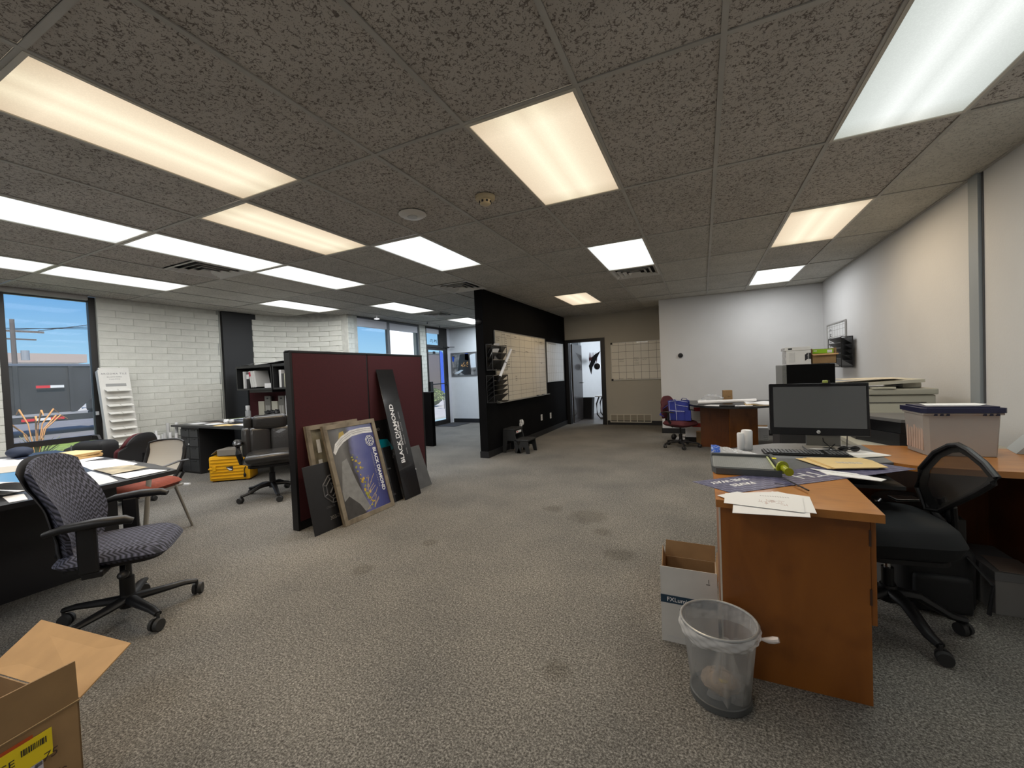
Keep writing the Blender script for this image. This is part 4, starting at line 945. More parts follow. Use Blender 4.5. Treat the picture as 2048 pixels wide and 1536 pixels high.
B().box((.085, -.1306, .30), (.016, .0008, .004), M=None).box((.088, -.1306, .315), (.003, .0008, .018)).done('pen_mark', LINE, fx)

cn = thing('waste_bin', 'wire mesh waste bin with a clear plastic liner beside the cherry desk', 'bin', (.030, 1.735, 0), 0, rot=(math.radians(0), math.radians(0), 0))
binm = see_mat('grey wire mesh', (.26, .27, .27), .50, .4)
n_ = 48
B().lathe([(.1, .012), (.104, .03), (.118, .17), (.132, .300)], n_).done('mesh_wall', binm, cn, True)
B().lathe([(0, .0), (.102, .0), (.109, .004), (.109, .026), (.104, .028), (.100, .012), (0, .012)], n_).done('base_ring', mat('grey steel base', (.10, .105, .105), .4, metal=.3), cn, True)
B().tube([(.134*math.cos(2*PI*k/40), .134*math.sin(2*PI*k/40), .302) for k in range(40)], .0048, 8, closed=True).done('rim', mat('grey rim', (.42, .43, .43), .35, metal=.4), cn, True)
film = see_mat('bin liner film', (.85, .85, .85), .16, .2)
film2 = see_mat('bin liner fold', (.9, .9, .9), .38, .22)
q = random.Random(8)
def outer(u, v):
    a = 2*PI*u; low = .058+.012*math.sin(a*1-.6)+.003*math.sin(a*5)
    r_ = .1385-.010*v+.0022*math.sin(a*9+v*9)+.0016*math.sin(a*17-v*14)+.008*math.sin(PI*v)
    return (r_*math.cos(a), r_*math.sin(a), .300-low*v+.0015*math.sin(a*8+2))
B().surf(outer, 110, 12).done('liner_cuff', film2, cn, True)
def inner(u, v):
    a = 2*PI*u; r_ = (.127-.034*v)+.004*math.sin(a*13+v*8)+.003*math.sin(a*29); r_ *= (1-.55*max(0, v-.75)/.25)
    return (r_*math.cos(a), r_*math.sin(a), .306-.272*v+.004*math.sin(a*9))
B().surf(inner, 80, 24).done('liner_bag', film, cn, True)
B().surf(lambda u, v: ((.050+.030*math.sin(9*u*2*PI)*(1-v))*(1-.70*v)*math.cos(2*PI*u)+.02, (.050+.03*math.sin(7*u*2*PI)*(1-v))*(1-.70*v)*math.sin(2*PI*u)-.02, .03+.21*v), 60, 16).done('liner_fold', see_mat('film fold', (.9, .88, .84), .28, .2), cn, True)
B().tube([(.138, -.01, .262), (.160, -.018, .268), (.178, -.022, .276), (.194, -.026, .283)], [.003, .010, .012, .009], 10).crumple(.0015, 3).done('liner_knot', mat('knotted film', (.72, .66, .63), .3), cn, True)
B().ball((.0, -.01, .065), .055, (1.25, 1.1, .75), 16).crumple(.006, 5).done('crumpled_waste', mat('pale waste paper', (.50, .38, .27), .7, var=.3, scale=25), cn, True)
B().ball((.005, -.045, .085), .018, (1.3, .6, .8), 10).crumple(.003, 6).done('yellow_scrap', mat('yellow scrap', (.7, .52, .12), .6), cn, True)

# ================================================================ carton at lower left
cb = thing('cardboard_box', 'open brown cardboard carton with a yellow label at the lower left corner', 'box', (-1.785, .542, 0), math.radians(-84))
# local x runs along the labelled face (towards the viewer), local y goes into the box (left in view)
cb.rotation_euler = (0, 0, 0)
T_ = Matrix.Rotation(math.radians(8), 4, 'Z')
def q4(*ps): return [T_ @ Vector(p) for p in ps]
HB = .33
b = B().slab(q4((0, 0, 0), (0, -.46, 0), (0, -.46, HB), (0, 0, HB)), .004).slab(q4((0, 0, 0), (0, 0, HB), (-.5, 0, HB), (-.5, 0, 0)), .004)
b.slab(q4((-.5, 0, 0), (-.5, -.46, 0), (-.5, -.46, HB), (-.5, 0, HB)), .004).slab(q4((0, -.46, 0), (0, -.46, HB), (-.5, -.46, HB), (-.5, -.46, 0)), .004).slab(q4((0, 0, .001), (0, -.46, .001), (-.5, -.46, .001), (-.5, 0, .001)), .004)
b.done('body', KRAFT, cb)
B().slab(q4((.003, -.002, HB+.002), (.003, -.458, HB+.002), (.02, -.46, HB+.145), (.016, -.010, HB+.13)), .004).done('flap', KRAFT, cb)
B().slab(q4((-.002, .003, HB+.002), (-.5, .003, HB+.002), (-.53, .155, HB+.085), (-.035, .16, HB+.068)), .004).done('flap', KRAFT_L, cb)
B().slab(q4((-.497, -.004, HB+.002), (-.497, -.456, HB+.002), (-.62, -.44, HB+.09), (-.60, -.01, HB+.10)), .004).done('flap', KRAFT, cb)
B().slab(q4((.001, 0, HB-.006), (.001, -.46, HB-.006), (.007, -.46, HB+.002), (.007, 0, HB+.002)), .003).done('fold_crease', mat('pale crease', (.42, .28, .14), .8), cb)
FM = T_ @ frame3((.0048, 0, 0), (0, -1, 0), (0, 0, 1))     # labelled face seen from outside: x to the left in view
FM = T_ @ frame3((.0048, 0, 0), (0, 1, 0), (0, 0, 1))
def onface(m, name, boxes, dz=0.0):
    b = B()
    for (x0, x1, z0, z1) in boxes: b.bb(x0, x1, z0, z1, dz, dz+.0008, M=FM)
    return b.done(name, m, cb)
onface(mat('yellow label', (.80, .62, .01), .45), 'yellow_label', [(-.30, -.066, .222, .300)])
onface(mat('red strip', (.45, .07, .01), .5), 'red_strip', [(-.30, -.105, .300, .310)])
onface(mat('pale lilac label', (.55, .52, .60), .5), 'shipping_label', [(-.30, -.088, .110, .221)], .0002)
q = random.Random(12); bars = []; x = -.130
while x < -.078:
    wd = q.uniform(.001, .003); bars.append((x, x+wd, .266, .284)); x += wd+q.uniform(.001, .003)
onface(INK, 'barcode', bars, .001)
bars = []; x = -.135
while x < -.10:
    wd = q.uniform(.001, .0035); bars.append((x, x+wd, .195, .215)); x += wd+q.uniform(.001, .002)
bars += [(-.105, -.09, .210, .220), (-.29, -.11, .186, .1868), (-.29, -.11, .16, .1608)]
onface(mat('dark label print', (.12, .11, .14), .6), 'label_print', bars, .0012)
lettering('STORAGE', .028, INK, cb, FM @ Matrix.Translation((-.142, .262, .0012)), align='RIGHT', ext=.0004)
lettering('75', .034, mat('carton print', (.06, .03, .02), .7), cb, FM @ Matrix.Translation((-.073, .222, .0006)), ext=.0003, shear=.15)
scribbles(cb, FM @ Matrix.Translation((-.072, .16, 0)), 0, 0, [(0, 0, .03, 3)], MATS['carton print'], 5, 'carton_marks', .015)
# ================================================================ BURGUNDY PARTITION AND LEANING SIGNS
pt_ = thing('office_partition', 'tall burgundy fabric partition of two panels in a black frame, mid-room', 'partition', (-3.23, 2.37, 0))
for (y0, y1) in ((.022, .880), (.900, 1.800)):
    f_ = B().bb(-.022, .030, y0, y1, .075, 1.545, .004).done('fabric_panel', MAROON, pt_)
B().bb(-.045, .030, -.0, .022, .0, 1.560, .003).bb(-.036, .026, .880, .900, 0, 1.560, .002).bb(-.036, .030, 1.800, 1.825, .0, 1.560, .003).done('post', BLACKP, pt_)
B().bb(-.034, .032, .0, .885, 1.545, 1.568, .004).bb(-.034, .032, .895, 1.825, 1.545, 1.568, .004).done('top_cap', BLACKP, pt_)
B().bb(-.030, .028, .022, .88, .01, .075).bb(-.030, .028, .90, 1.80, .01, .075).done('kick_plate', BLACKP, pt_)
for y in (.03, 1.79): B().cyl((0, y, 0), (0, y, .02), .018).done('foot', BLACKP, pt_)

def lean(name, label, cat, BL, BR, TR, TL, th, m, matdepth=None):
    """a flat board leaning on the partition; returns (empty, width, height) with local x right, y up, z out"""
    BL, BR, TR, TL = map(Vector, (BL, BR, TR, TL))
    w_ = (BR-BL).length; h_ = ((TL-BL).length+(TR-BR).length)/2
    M = frame3(BL, BR-BL, TL-BL); t = bpy.data.objects.new(name, None); COL.objects.link(t); t.matrix_world = M
    tag(t, label, cat)
    if m: B().bb(0, w_, 0, h_, -th, 0, .0015).done('board', m, t)
    return t, w_, h_
RL = Matrix.Rotation(PI/2, 4, 'Z')
GB = mat('gloss black board', (.010, .010, .011), .16, coat=.4); DB = mat('satin black board', (.016, .016, .018), .3)
t, w_, h_ = lean('signboard', 'long narrow glossy black signboard with white lettering leaning on the right burgundy panel', 'sign', (-2.865, 3.368, .004), (-2.865, 3.630, .004), (-3.183, 3.69, 1.392), (-3.183, 3.41, 1.392), .006, GB)
lettering('BLACK DIAMOND', .080, WHITEINK, t, Matrix.Translation((.100, .705, .0012)) @ RL, bold=.0014)
lettering('OUTDOOR LIVING', .030, WHITEINK, t, Matrix.Translation((.148, .70, .0012)) @ RL, bold=.0008, space=1.05)
lettering('DECKS  ·  PERGOLAS  ·  LIGHTING  ·  DESIGN', .019, mat('grey lettering', (.4, .4, .42), .5), t, Matrix.Translation((.190, .70, .0012)) @ RL, space=1.25)
def octa(t, cx, cy, r, m, z=.0012, name='emblem'):
    b = B()
    for k in range(8):
        a, c = 2*PI*k/8+PI/8, 2*PI*(k+1)/8+PI/8
        for q1, q2 in ((r, r), (r*.72, r*.72)):
            b.cyl((cx+q1*math.cos(a), cy+q1*math.sin(a), z), (cx+q2*math.cos(c), cy+q2*math.sin(c), z), r*.045, n=5)
        b.cyl((cx+r*math.cos(a), cy+r*math.sin(a), z), (cx+r*.72*math.cos(a), cy+r*.72*math.sin(a), z), r*.04, n=5)
    b.tube([(cx-r*.45, cy-r*.25, z), (cx-r*.15, cy+r*.1, z), (cx-r*.3, cy+r*.4, z), (cx+r*.15, cy+r*.25, z), (cx+r*.4, cy+r*.4, z)], r*.06, 5)
    b.tube([(cx-r*.3, cy-r*.5, z), (cx+r*.15, cy-r*.2, z), (cx+r*.0, cy+r*.0, z), (cx+r*.45, cy-r*.05, z)], r*.06, 5)
    return b.done(name, m, t)
WOODF = wood_mat('weathered wood frame', (.12, .095, .065), (.28, .235, .17), rough=.6, axis=(3, 3, 14), coat=0)
def framed(name, label, BL, BR, TR, TL, fw=.042):
    t, w_, h_ = lean(name, label, 'framed poster', BL, BR, TR, TL, .02, None)
    B().bb(0, w_, 0, fw, -.03, 0, .002).done('frame_side', WOODF, t); B().bb(0, w_, h_-fw, h_, -.03, 0, .002).done('frame_side', WOODF, t)
    B().bb(0, fw, fw, h_-fw, -.03, 0, .002).done('frame_side', WOODF, t); B().bb(w_-fw, w_, fw, h_-fw, -.03, 0, .002).done('frame_side', WOODF, t)
    B().bb(0, w_, 0, h_, -.032, -.0302).done('backing', KRAFT, t)
    return t, w_, h_
# front poster: print turned a quarter, sky at its right
t, W, HH = framed('framed_poster', 'large wood-framed night garden poster with white lettering leaning in front', (-2.87, 2.579, .002), (-2.87, 3.212, .002), (-3.10, 3.165, .885), (-3.10, 2.545, .885))
dusk, tt_, bs = nodes('poster dusk print')
tcx = N(tt_, 'ShaderNodeTexCoord'); sp_ = N(tt_, 'ShaderNodeSeparateXYZ'); tt_.links.new(tcx.outputs['Object'], sp_.inputs[0])
nz = N(tt_, 'ShaderNodeTexNoise', Scale=5.0, Detail=4.0); tt_.links.new(tcx.outputs['Object'], nz.inputs[0])
ma = N(tt_, 'ShaderNodeMath', operation='MULTIPLY_ADD'); tt_.links.new(nz.outputs[0], ma.inputs[0]); ma.inputs[1].default_value = .16; tt_.links.new(sp_.outputs[0], ma.inputs[2])
cr = ramp(tt_, ma.outputs[0], [(.05, (.06, .055, .05)), (.24, (.16, .155, .15)), (.33, (.05, .045, .04)), (.40, (.16, .17, .36)), (.52, (.075, .085, .26)), (.70, (.03, .03, .12))])
tt_.links.new(cr, bs.inputs['Base Color']); bs.inputs['Roughness'].default_value = .18
B().bb(.042, W-.042, .042, HH-.042, -.02, -.012).done('print', dusk, t)
pm = lambda n, c, r=.3: mat(n, c, r, var=.15, scale=20)
Z0 = -.0118
def patch(name, m, pts, z=Z0): return B().prism(pts, z, z+.0006).done(name, m, t)
arcp = [(.062, .66), (.10, .735), (.18, .79), (.30, .835), (.44, .843), (.57, .835)] ; arcq = [(.58, .775), (.45, .785), (.31, .775), (.20, .735), (.13, .69), (.078, .635)]
patch('white_canopy', pm('print white', (.66, .66, .66)), arcp+arcq)
for o_ in (.018, .036): B().tube([(x+.01, y-o_, Z0+.0008) for x, y in arcp[1:]], .0012, 4).done('canopy_line', LINE, t)
patch('path', pm('print stone', (.24, .24, .235)), [(.06, .06), (.06, .30), (.13, .56), (.19, .58), (.24, .35), (.34, .06)])
patch('pool', pm('print dark', (.055, .052, .05)), [(.05, .05), (.05, .20), (.12, .24), (.22, .14), (.27, .05)], Z0+.0007)
q = random.Random(9); b = B(); b2 = B(); b3 = B()
for k in range(46):
    v = k/45; y = .60-.52*v+q.uniform(-.02, .02); x = .27+.10*v+q.uniform(-.03, .05)
    r_ = q.uniform(.006, .018)
    tgt = b if q.random() < .6 else b2
    tgt.prism([(x+r_*q.uniform(.5, 1.2)*math.cos(a*PI/3), y+r_*q.uniform(.5, 1.2)*math.sin(a*PI/3)) for a in range(6)], Z0+.0012, Z0+.0018)
for k in range(14): b3.box((.36+q.uniform(-.03, .08), .22+q.uniform(-.14, .12), Z0+.0024), (.10, .004, .0005), q.uniform(.5, 1.3))
b.done('yellow_foliage', mat('print yellow', (.62, .42, .06), .3), t); b2.done('green_foliage', mat('print green', (.36, .36, .05), .3), t); b3.done('lit_rafters', mat('print amber', (.62, .48, .26), .3), t)
patch('lit_leaves', mat('print gold', (.40, .29, .06), .3), [(.15, .77), (.17, .83), (.22, .84), (.23, .79), (.19, .74)], Z0-.0002)
octa(t, W-.118, HH*.765, .055, WHITEINK, Z0+.0012)
RR = Matrix.Rotation(-PI/2, 4, 'Z')
lettering('BLACK DIAMOND', .054, WHITEINK, t, Matrix.Translation((W-.085, .405, Z0+.0012)) @ RR, bold=.0015)
lettering('LANDSCAPE AND LIGHTING', .018, mat('grey lettering', (.4, .4, .42), .5), t, Matrix.Translation((W-.130, .405, Z0+.0012)) @ RR, space=1.6)
t, W, HH = framed('framed_poster', 'wood-framed poster mostly hidden behind the night garden poster', (-3.005, 2.46, .002), (-3.005, 3.05, .002), (-3.165, 3.05, .90), (-3.165, 2.44, .90))
B().bb(.042, W-.042, .042, HH-.042, -.02, -.012).done('print', mat('second print', (.20, .18, .13), .35, var=.8, scale=9, stretch=(1, .6, 1)), t)
B().bb(.09, .13, .66, .78, Z0, Z0+.0006).bb(.08, .12, .45, .6, Z0, Z0+.0006).bb(.14, .2, .5, .56, Z0, Z0+.0006).done('print_window', pm('print white', (.66, .66, .66)), t)
t, W, HH = lean('engraved_sign', 'matt black engraved panel leaning nearest the near end of the partition', 'sign', (-2.945, 2.325, .002), (-2.945, 2.78, .002), (-3.062, 2.78, .57), (-3.062, 2.315, .57), .005, DB)
eng = mat('engraved grey', (.085, .085, .09), .4)
octa(t, W*.62, HH*.58, .13, eng); lettering('303-7', .045, mat('engraved text', (.16, .15, .14), .4), t, Matrix.Translation((W*.50, .095, .0010)))
lettering('CREATE', .026, eng, t, Matrix.Translation((W*.45, .19, .0010)))
t, W, HH = lean('engraved_sign', 'black glossy panel standing between the wood frame and the long signboard', 'sign', (-2.932, 3.02, .002), (-2.932, 3.41, .002), (-3.075, 3.41, .565), (-3.075, 3.0, .565), .005, GB)
lettering('LIVING', .024, eng, t, Matrix.Translation((W*.72, .35, .0010))); lettering('303-', .03, eng, t, Matrix.Translation((W*.72, .08, .0010)))
t, W, HH = lean('poster_board', 'black poster board with a teal pool picture behind the long signboard', 'poster', (-3.03, 3.08, .002), (-3.03, 3.62, .002), (-3.178, 3.62, .845), (-3.178, 3.08, .845), .004, GB)
B().prism([(.02, .60), (.16, .66), (.36, .64), (.44, .52), (.30, .50), (.1, .53)], .0, .001).done('teal_water', mat('teal print', (.0, .22, .30), .3, var=.3, scale=6), t)
B().prism([(.02, .50), (.22, .49), (.40, .45), (.40, .42), (.02, .40)], .0, .001).done('white_band', pm('print white', (.66, .66, .66)), t)
lettering('GARD', .04, mat('engraved text', (.16, .15, .14), .4), t, Matrix.Translation((.22, .76, .001)))
t, W, HH = lean('metal_sign', 'small grey metallic panel leaning at the far end of the partition', 'sign', (-2.98, 3.66, .002), (-2.98, 3.99, .002), (-3.15, 4.0, .47), (-3.15, 3.67, .47), .006, mat('brushed grey board', (.10, .10, .10), .35, metal=.3, var=.2, scale=6))
lettering('evite', .035, WHITEINK, t, Matrix.Translation((W*.35, .24, .001))); B().ball((W*.2, .27, .001), .01, (1, 1.6, .2)).done('emblem', WHITEINK, t)
t = thing('low_divider', 'black waist-high divider beyond the far end of the burgundy partition', 'divider', (-5.2, 6.2, 0))
B().bb(-.70, .64, 0, .09, 0, .99, .003).done('body', WALL_BLACK, t); B().bb(-.705, .645, -.005, .095, .992, 1.015, .003).done('top', BLACKP, t)

# ================================================================ PARTITION WALL FURNISHINGS
XP = -3.03+.014
def wallM(y, z, x=XP): return frame3((x, y, z), (0, 1, 0), (0, 0, 1))
wb1 = whiteboard('planning_whiteboard', 'large planning whiteboard with a ruled grid on the black partition wall', wallM(7.015, 1.415), 2.31, 1.165, [.115, .155, .265, .425, .525, .68, .75, .845], [.075, .13, .22, .31, .40, .49, .57, .655, .73, .80, .92], BOARD, tray=True, th=.0045)
I4 = Matrix.Identity(4)
scribbles(wb1, I4, 2.31, 1.165, [(.02, .90, .12, 2), (.12, .965, .1, 1), (.20, .955, .12, 1), (.33, .95, .1, 1), (.76, .935, .1, 1), (.87, .93, .16, 2), (.17, .90, .05, 7), (.28, .74, .14, 2), (.54, .74, .14, 1), (.18, .60, .14, 3), (.19, .53, .1, 2), (.17, .36, .05, 2), (.33, .35, .06, 3), (.88, .56, .08, 1)], INK, 3, sz=.024)
mt = B().box((-.95, -.5825+.012, .04), (.16, .02, .035)).box((.55, -.578, .04), (.08, .018, .03)).box((.85, -.578, .04), (.10, .018, .03)).done('marker', INK, wb1); mt.data.materials[0] = BLACKP
wb2 = whiteboard('side_whiteboard', 'smaller grey-white ruled whiteboard beyond the large one on the black wall', wallM(8.83, 1.51), 1.14, .86, [k/9 for k in range(1, 9)], [.02, .22, .40, .58, .76], BOARD_C, th=.0025)
scribbles(wb2, I4, 1.14, .86, [(.12, .97, .5, 1)], LINE, 6, sz=.03)
mesh_pockets('wall_file_holder', 'black wall file holder holding papers, upper one on the black wall', wallM(5.80, 1.555), .50, .40, 3, .11)
mesh_pockets('wall_file_holder', 'black mesh tray rack, lower one beside the large whiteboard', wallM(5.77, 1.065), .50, .42, 5, .13)
for k, (y, z, a) in enumerate(((5.78, 1.70, .1), (5.74, 1.62, -.05), (5.80, 1.53, .2))):
    p = B().bb(-.10, .10, -.09, .09, 0, .004).done('paper_sheet', (PAPER, PAPER, mat('grey sheet', (.22, .22, .22), .6))[k]); p.matrix_world = frame3((XP+.045, y, z), (0, 1, a), (.45, -a, 1))
    tag(p, ('white paper sticking out of the top pocket on the black wall', 'white paper in the middle pocket on the black wall', 'dark grey folder in the lowest pocket of the upper file holder')[k], 'paper')
rl = thing('paper_roll', 'white rolled plan tucked aslant in front of the file holders', 'paper roll', (XP+.16, 5.85, 1.42))
B().cyl((0, .27, .27), (0, -.17, -.17), .022, n=18).done('roll', PAPER, rl, True); B().cyl((0, -.17, -.17), (0, -.25, -.25), .019, n=14).cyl((0, .04, .04), (0, .05, .05), .0228, n=18).done('dark_end', BLACKP, rl, True)
for y, z, lab in ((7.85, .365, 'white outlet cover low on the black wall, nearer one'), (8.40, .345, 'white outlet cover low on the black wall, nearer the doorway')):
    t = thing('wall_outlet', lab, 'outlet', (-3.0295, y, z)); B().bb(0, .006, -.042, .042, -.062, .062, .002).done('cover', mat('outlet white', (.72, .72, .72), .4), t); B().bb(.006, .0085, -.017, .017, .012, .04).bb(.006, .0085, -.017, .017, -.04, -.012).done('socket', mat('outlet cream', (.6, .6, .58), .4), t)
t = thing('air_freshener', 'white plug-in air freshener above the step stool', 'air freshener', (-3.0295, 6.78, .385))
B().bb(0, .006, -.04, .04, -.07, .06, .002).ball((.035, 0, .01), .04, (.7, .8, 1.4), 14).bb(.01, .05, -.09, -.04, -.05, -.0, .006).done('body', MATS['outlet white'], t, True)
t = thing('wall_sensor', 'black round sensor high on the end of the black wall', 'sensor', (-3.10, 5.519, 2.11)); B().lathe([(0, 0), (.05, 0), (.045, .03), (.03, .045), (0, .048)], 20, M=Matrix.Rotation(PI/2, 4, 'X')).done('body', BLACKP, t, True)
ss = thing('step_stool', 'black two-step plastic stool standing against the black wall', 'step stool', (-2.78, 6.13, 0), math.radians(0))
STL = mat('stool plastic', (.016, .017, .018), .5, bump=.1, bscale=60)
B().bb(-.205, .0, -.17, .17, .365, .395, .008).done('top_step', STL, ss); B().bb(-.01, .24, -.17, .17, .195, .222, .008).done('low_step', STL, ss)
for s in (-1, 1):
    y0, y1 = (s*.17, s*.145) if s < 0 else (.145, .17)
    y0, y1 = min(y0, y1), max(y0, y1)
    B().prism([(-.225, 0), (-.17, 0), (-.14, .20), (-.02, .20), (.0, .05), (.0, 0), (.10, 0), (.02, .22), (-.01, .365), (-.205, .365)], -y1, -y0, M=Matrix.Rotation(PI/2, 4, 'X')).done('side', STL, ss)
    B().prism([(.10, .195), (.225, .195), (.25, .0), (.195, .0), (.17, .10), (.12, .10), (.09, 0), (.03, 0)], -y1, -y0, M=Matrix.Rotation(PI/2, 4, 'X')).done('leg', STL, ss)
B().bb(-.008, -.002, -.14, .14, .30, .36).done('riser', STL, ss)
B().bb(-.002, .0015, -.09, .10, .315, .350).done('sticker', PAPER, ss); B().bb(.0015, .002, -.085, -.03, .325, .342).done('sticker_red', mat('sticker red', (.5, .05, .03), .5), ss)

# recess wall
wb3 = whiteboard('ruled_whiteboard', 'ruled whiteboard with black corner caps on the taupe wall', frame3((-1.33, YB-.012, 1.473), (1, 0, 0), (0, 0, 1)), 1.17, .86, [k/7 for k in range(1, 7)], [.02, .20, .38, .56, .75, .93], mat('whiteboard taupe', (.74, .71, .63), .15, coat=.6), th=.006, rim=mat('pale rim', (.6, .6, .58), .4))
scribbles(wb3, I4, 1.17, .86, [(.15, .54, .10, 2), (.44, .58, .10, 5), (.59, .53, .10, 1), (.14, .03, .10, 1), (.30, .03, .1, 1)], INK, 11, sz=.024)
for sx_, sz_ in ((-.575, .42), (-.575, -.42)): B().bb(sx_-.02, sx_+.025, sz_-.025, sz_+.02, .0, .016, .004).done('corner_cap', BLACKP, wb3)
vg = thing('wall_vent', 'low cream wall grille of six square openings on the taupe wall', 'vent', (-1.525, YB-.0005, .155))
CV = mat('cream grille', (.52, .49, .42), .5)
b = B().bb(-.46, .46, -.014, 0, .075, .098).bb(-.46, .46, -.014, 0, -.098, -.075)
for k in range(7): x = -.452+k*.1506; b.bb(x-.009, x+.009, -.014, 0, -.075, .075)
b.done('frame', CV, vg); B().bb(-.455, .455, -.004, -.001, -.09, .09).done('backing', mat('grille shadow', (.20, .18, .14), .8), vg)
for k in range(6):
    b = B(); x0 = -.443+k*.1506
    for r_ in range(10): b.slab([(x0, -.010, -.068+r_*.0145), (x0+.132, -.010, -.068+r_*.0145), (x0+.132, -.004, -.060+r_*.0145), (x0, -.004, -.060+r_*.0145)], .0012)
    b.done('louvre', mat('grille louvre', (.36, .33, .27), .6), vg)

# entrance: framed picture and door mat
pc = thing('framed_picture', 'silver-framed busy picture with blue and gold patches near the entrance', 'picture', (-5.93, YB-.001, 1.605))
B().bb(-.41, .41, -.02, 0, -.325, -.295).bb(-.41, .41, -.02, 0, .295, .325).bb(-.41, -.38, -.02, 0, -.295, .295).bb(.38, .41, -.02, 0, -.295, .295).done('frame', mat('pewter frame', (.16, .16, .165), .4, metal=.5), pc)
B().bb(-.38, .38, -.012, -.001, -.295, .295).done('print', mat('grey collage', (.20, .20, .20), .2, var=.95, scale=7), pc)
def pp_(n, m, ps): return B().prism(ps, 0, .0015, M=Matrix.Translation((0, -.012, 0)) @ Matrix.Rotation(PI/2, 4, 'X')).done(n, m, pc)
pp_('dark_tree', mat('picture dark', (.02, .02, .022), .2), [(-.20, -.15), (-.12, .28), (.16, .28), (.20, .05), (.22, -.29), (.0, -.29)])
pp_('blue_patch', mat('picture blue', (.02, .09, .55), .2), [(.04, .12), (.05, .29), (.15, .29), (.16, .10)]); pp_('blue_patch', MATS['picture blue'], [(-.37, .10), (-.37, .24), (-.30, .20), (-.32, .08)])
B().prism([(.22, -.1), (.20, .25), (.38, .28), (.38, -.1)], 0, .0018, M=Matrix.Translation((0, -.012, 0)) @ Matrix.Rotation(PI/2, 4, 'X')).prism([(-.33, -.24), (-.1, -.15), (-.02, -.16), (-.2, -.26)], 0, .0018, M=Matrix.Translation((0, -.012, 0)) @ Matrix.Rotation(PI/2, 4, 'X')).done('white_patch', mat('picture white', (.6, .66, .72), .2), pc)['kind'] = 'stuff'
q = random.Random(4); b = B()
for k in range(24): b.box((q.uniform(-.08, .14), -.0145, q.uniform(-.08, .06)), (q.uniform(.01, .04), .002, q.uniform(.006, .02)))
b.done('gold_lights', mat('picture gold', (.62, .33, .10), .2), pc)
dm = B().bb(-6.33, -5.75, 8.75, 9.5, .001, .010).done('door_mat', mat('ribbed dark mat', (.04, .04, .042), .9, bump=.4, bscale=80)); tag(dm, 'dark grey door mat on the carpet inside the glass door', 'mat')

# ================================================================ BACK RIGHT: SECOND DESK AND BURGUNDY CHAIR
d2k = thing('peninsula_desk', 'cherry desk with rounded black top against the pale back wall', 'desk', (.4, 7.1, 0))
D2 = .69
def e2(p): return (p[0]-.4, p[1]-7.1)
B().prism([e2(p) for p in [(-.22, 7.10), (-.13, 6.86), (.02, 6.68), (.22, 6.57), (.45, 6.53), (.66, 6.58), (.85, 6.72), (.95, 6.80), (1.80, 6.85), (1.80, 7.80), (-.22, 7.80)]], D2-.028, D2).done('desktop', mat('black laminate', (.012, .012, .013), .3), d2k)
B().bb(-.05-.4, .36-.4, 7.14-7.1, 7.165-7.1, 0, D2-.028).done('base_panel', CHERRY_D, d2k)
B().box(((.36+.76)/2-.4, (7.14+7.46)/2-7.1, (D2-.028)/2), (.525, .022, D2-.028), rz=math.atan2(.32, .40)).done('base_panel', CHERRY, d2k)
def onD(x, y, z=0): return (x, y, D2+z)
pr_ = thing('paper_roll', 'long white plan roll lying across the rounded black desk top', 'paper roll', (.30, 7.0, D2+.032), 0)
B().cyl((-.38, -.05, 0), (.42, .10, .018), .030, .024, 22).done('roll', PAPER, pr_, True); B().cyl((-.3815, -.0503, 0), (-.379, -.05, 0), .014, n=14).done('roll_hole', INK, pr_)
sheet('paper_sheet', 'white sheet under the plan roll on the black desk top', 'paper', [(.00, 6.80), (.05, 6.72), (.40, 6.64), (.50, 6.80), (.1, 6.9)], D2+.001)
sheet('paper_sheet', 'white sheet right of the black folder on the black desk top', 'paper', [(.45, 6.62), (.62, 6.63), (.66, 6.8), (.5, 6.8)], D2+.004)
fl = B().bb(-.10, .10, -.06, .06, 0, .014, .004).done('folder', BLACKP); fl.location = (.31, 6.64, D2+.003); fl.rotation_euler = (0, 0, -.1); tag(fl, 'small black folder at the edge of the rounded desk top', 'folder')
bl = B().surf(lambda u, v: (-.24+.48*u, -.16+.32*v, .012+.010*math.sin(u*9+v*3)+.006*math.sin(v*14)), 24, 12, .012).done('plan_stack', PAPER, None, True); bl.location = (.80, 6.90, D2+.012); tag(bl, 'wavy stack of folded plans with a tan edge on the desk right end', 'paper stack')
be = B().surf(lambda u, v: (-.25+.49*u, -.17+.33*v, .0+.008*math.sin(u*9+v*3)), 24, 12, .006).done('tan_folder', MANILA, bl, True); be.location = (0, 0, -.004)
kx = thing('cardboard_box', 'small upright brown cardboard carton on the rounded black desk', 'box', (.345, 7.25, D2+.001), .1)
B().bb(-.065, .065, -.05, .05, 0, .20, .002).done('carton', KRAFT, kx); scribbles(kx, frame3((0, -.051, .10), (1, 0, 0), (0, 0, 1)), 0, 0, [(0, 0, .04, 1)], INK, 3, 'print_mark', .022)
cbg = thing('clear_bag', 'crumpled clear plastic bag left of the small brown carton', 'bag', (.13, 7.2, D2+.002))
B().ball((0, 0, .07), .12, (1.35, .8, .55), 22).crumple(.012, 2).done('film', see_mat('bag film', (.6, .62, .64), .35, .2), cbg, False)
tp_ = thing('tape_dispenser', 'white and black small carton on the desk left of the clear bag', 'box', (.04, 6.98, D2+.001)); tp_.location = (-.02, 7.12, D2+.001)
B().bb(-.05, .06, -.03, .03, 0, .06, .002).done('carton', PAPER, tp_); B().bb(-.02, .05, -.031, -.03, .03, .055).done('black_label', INK, tp_)
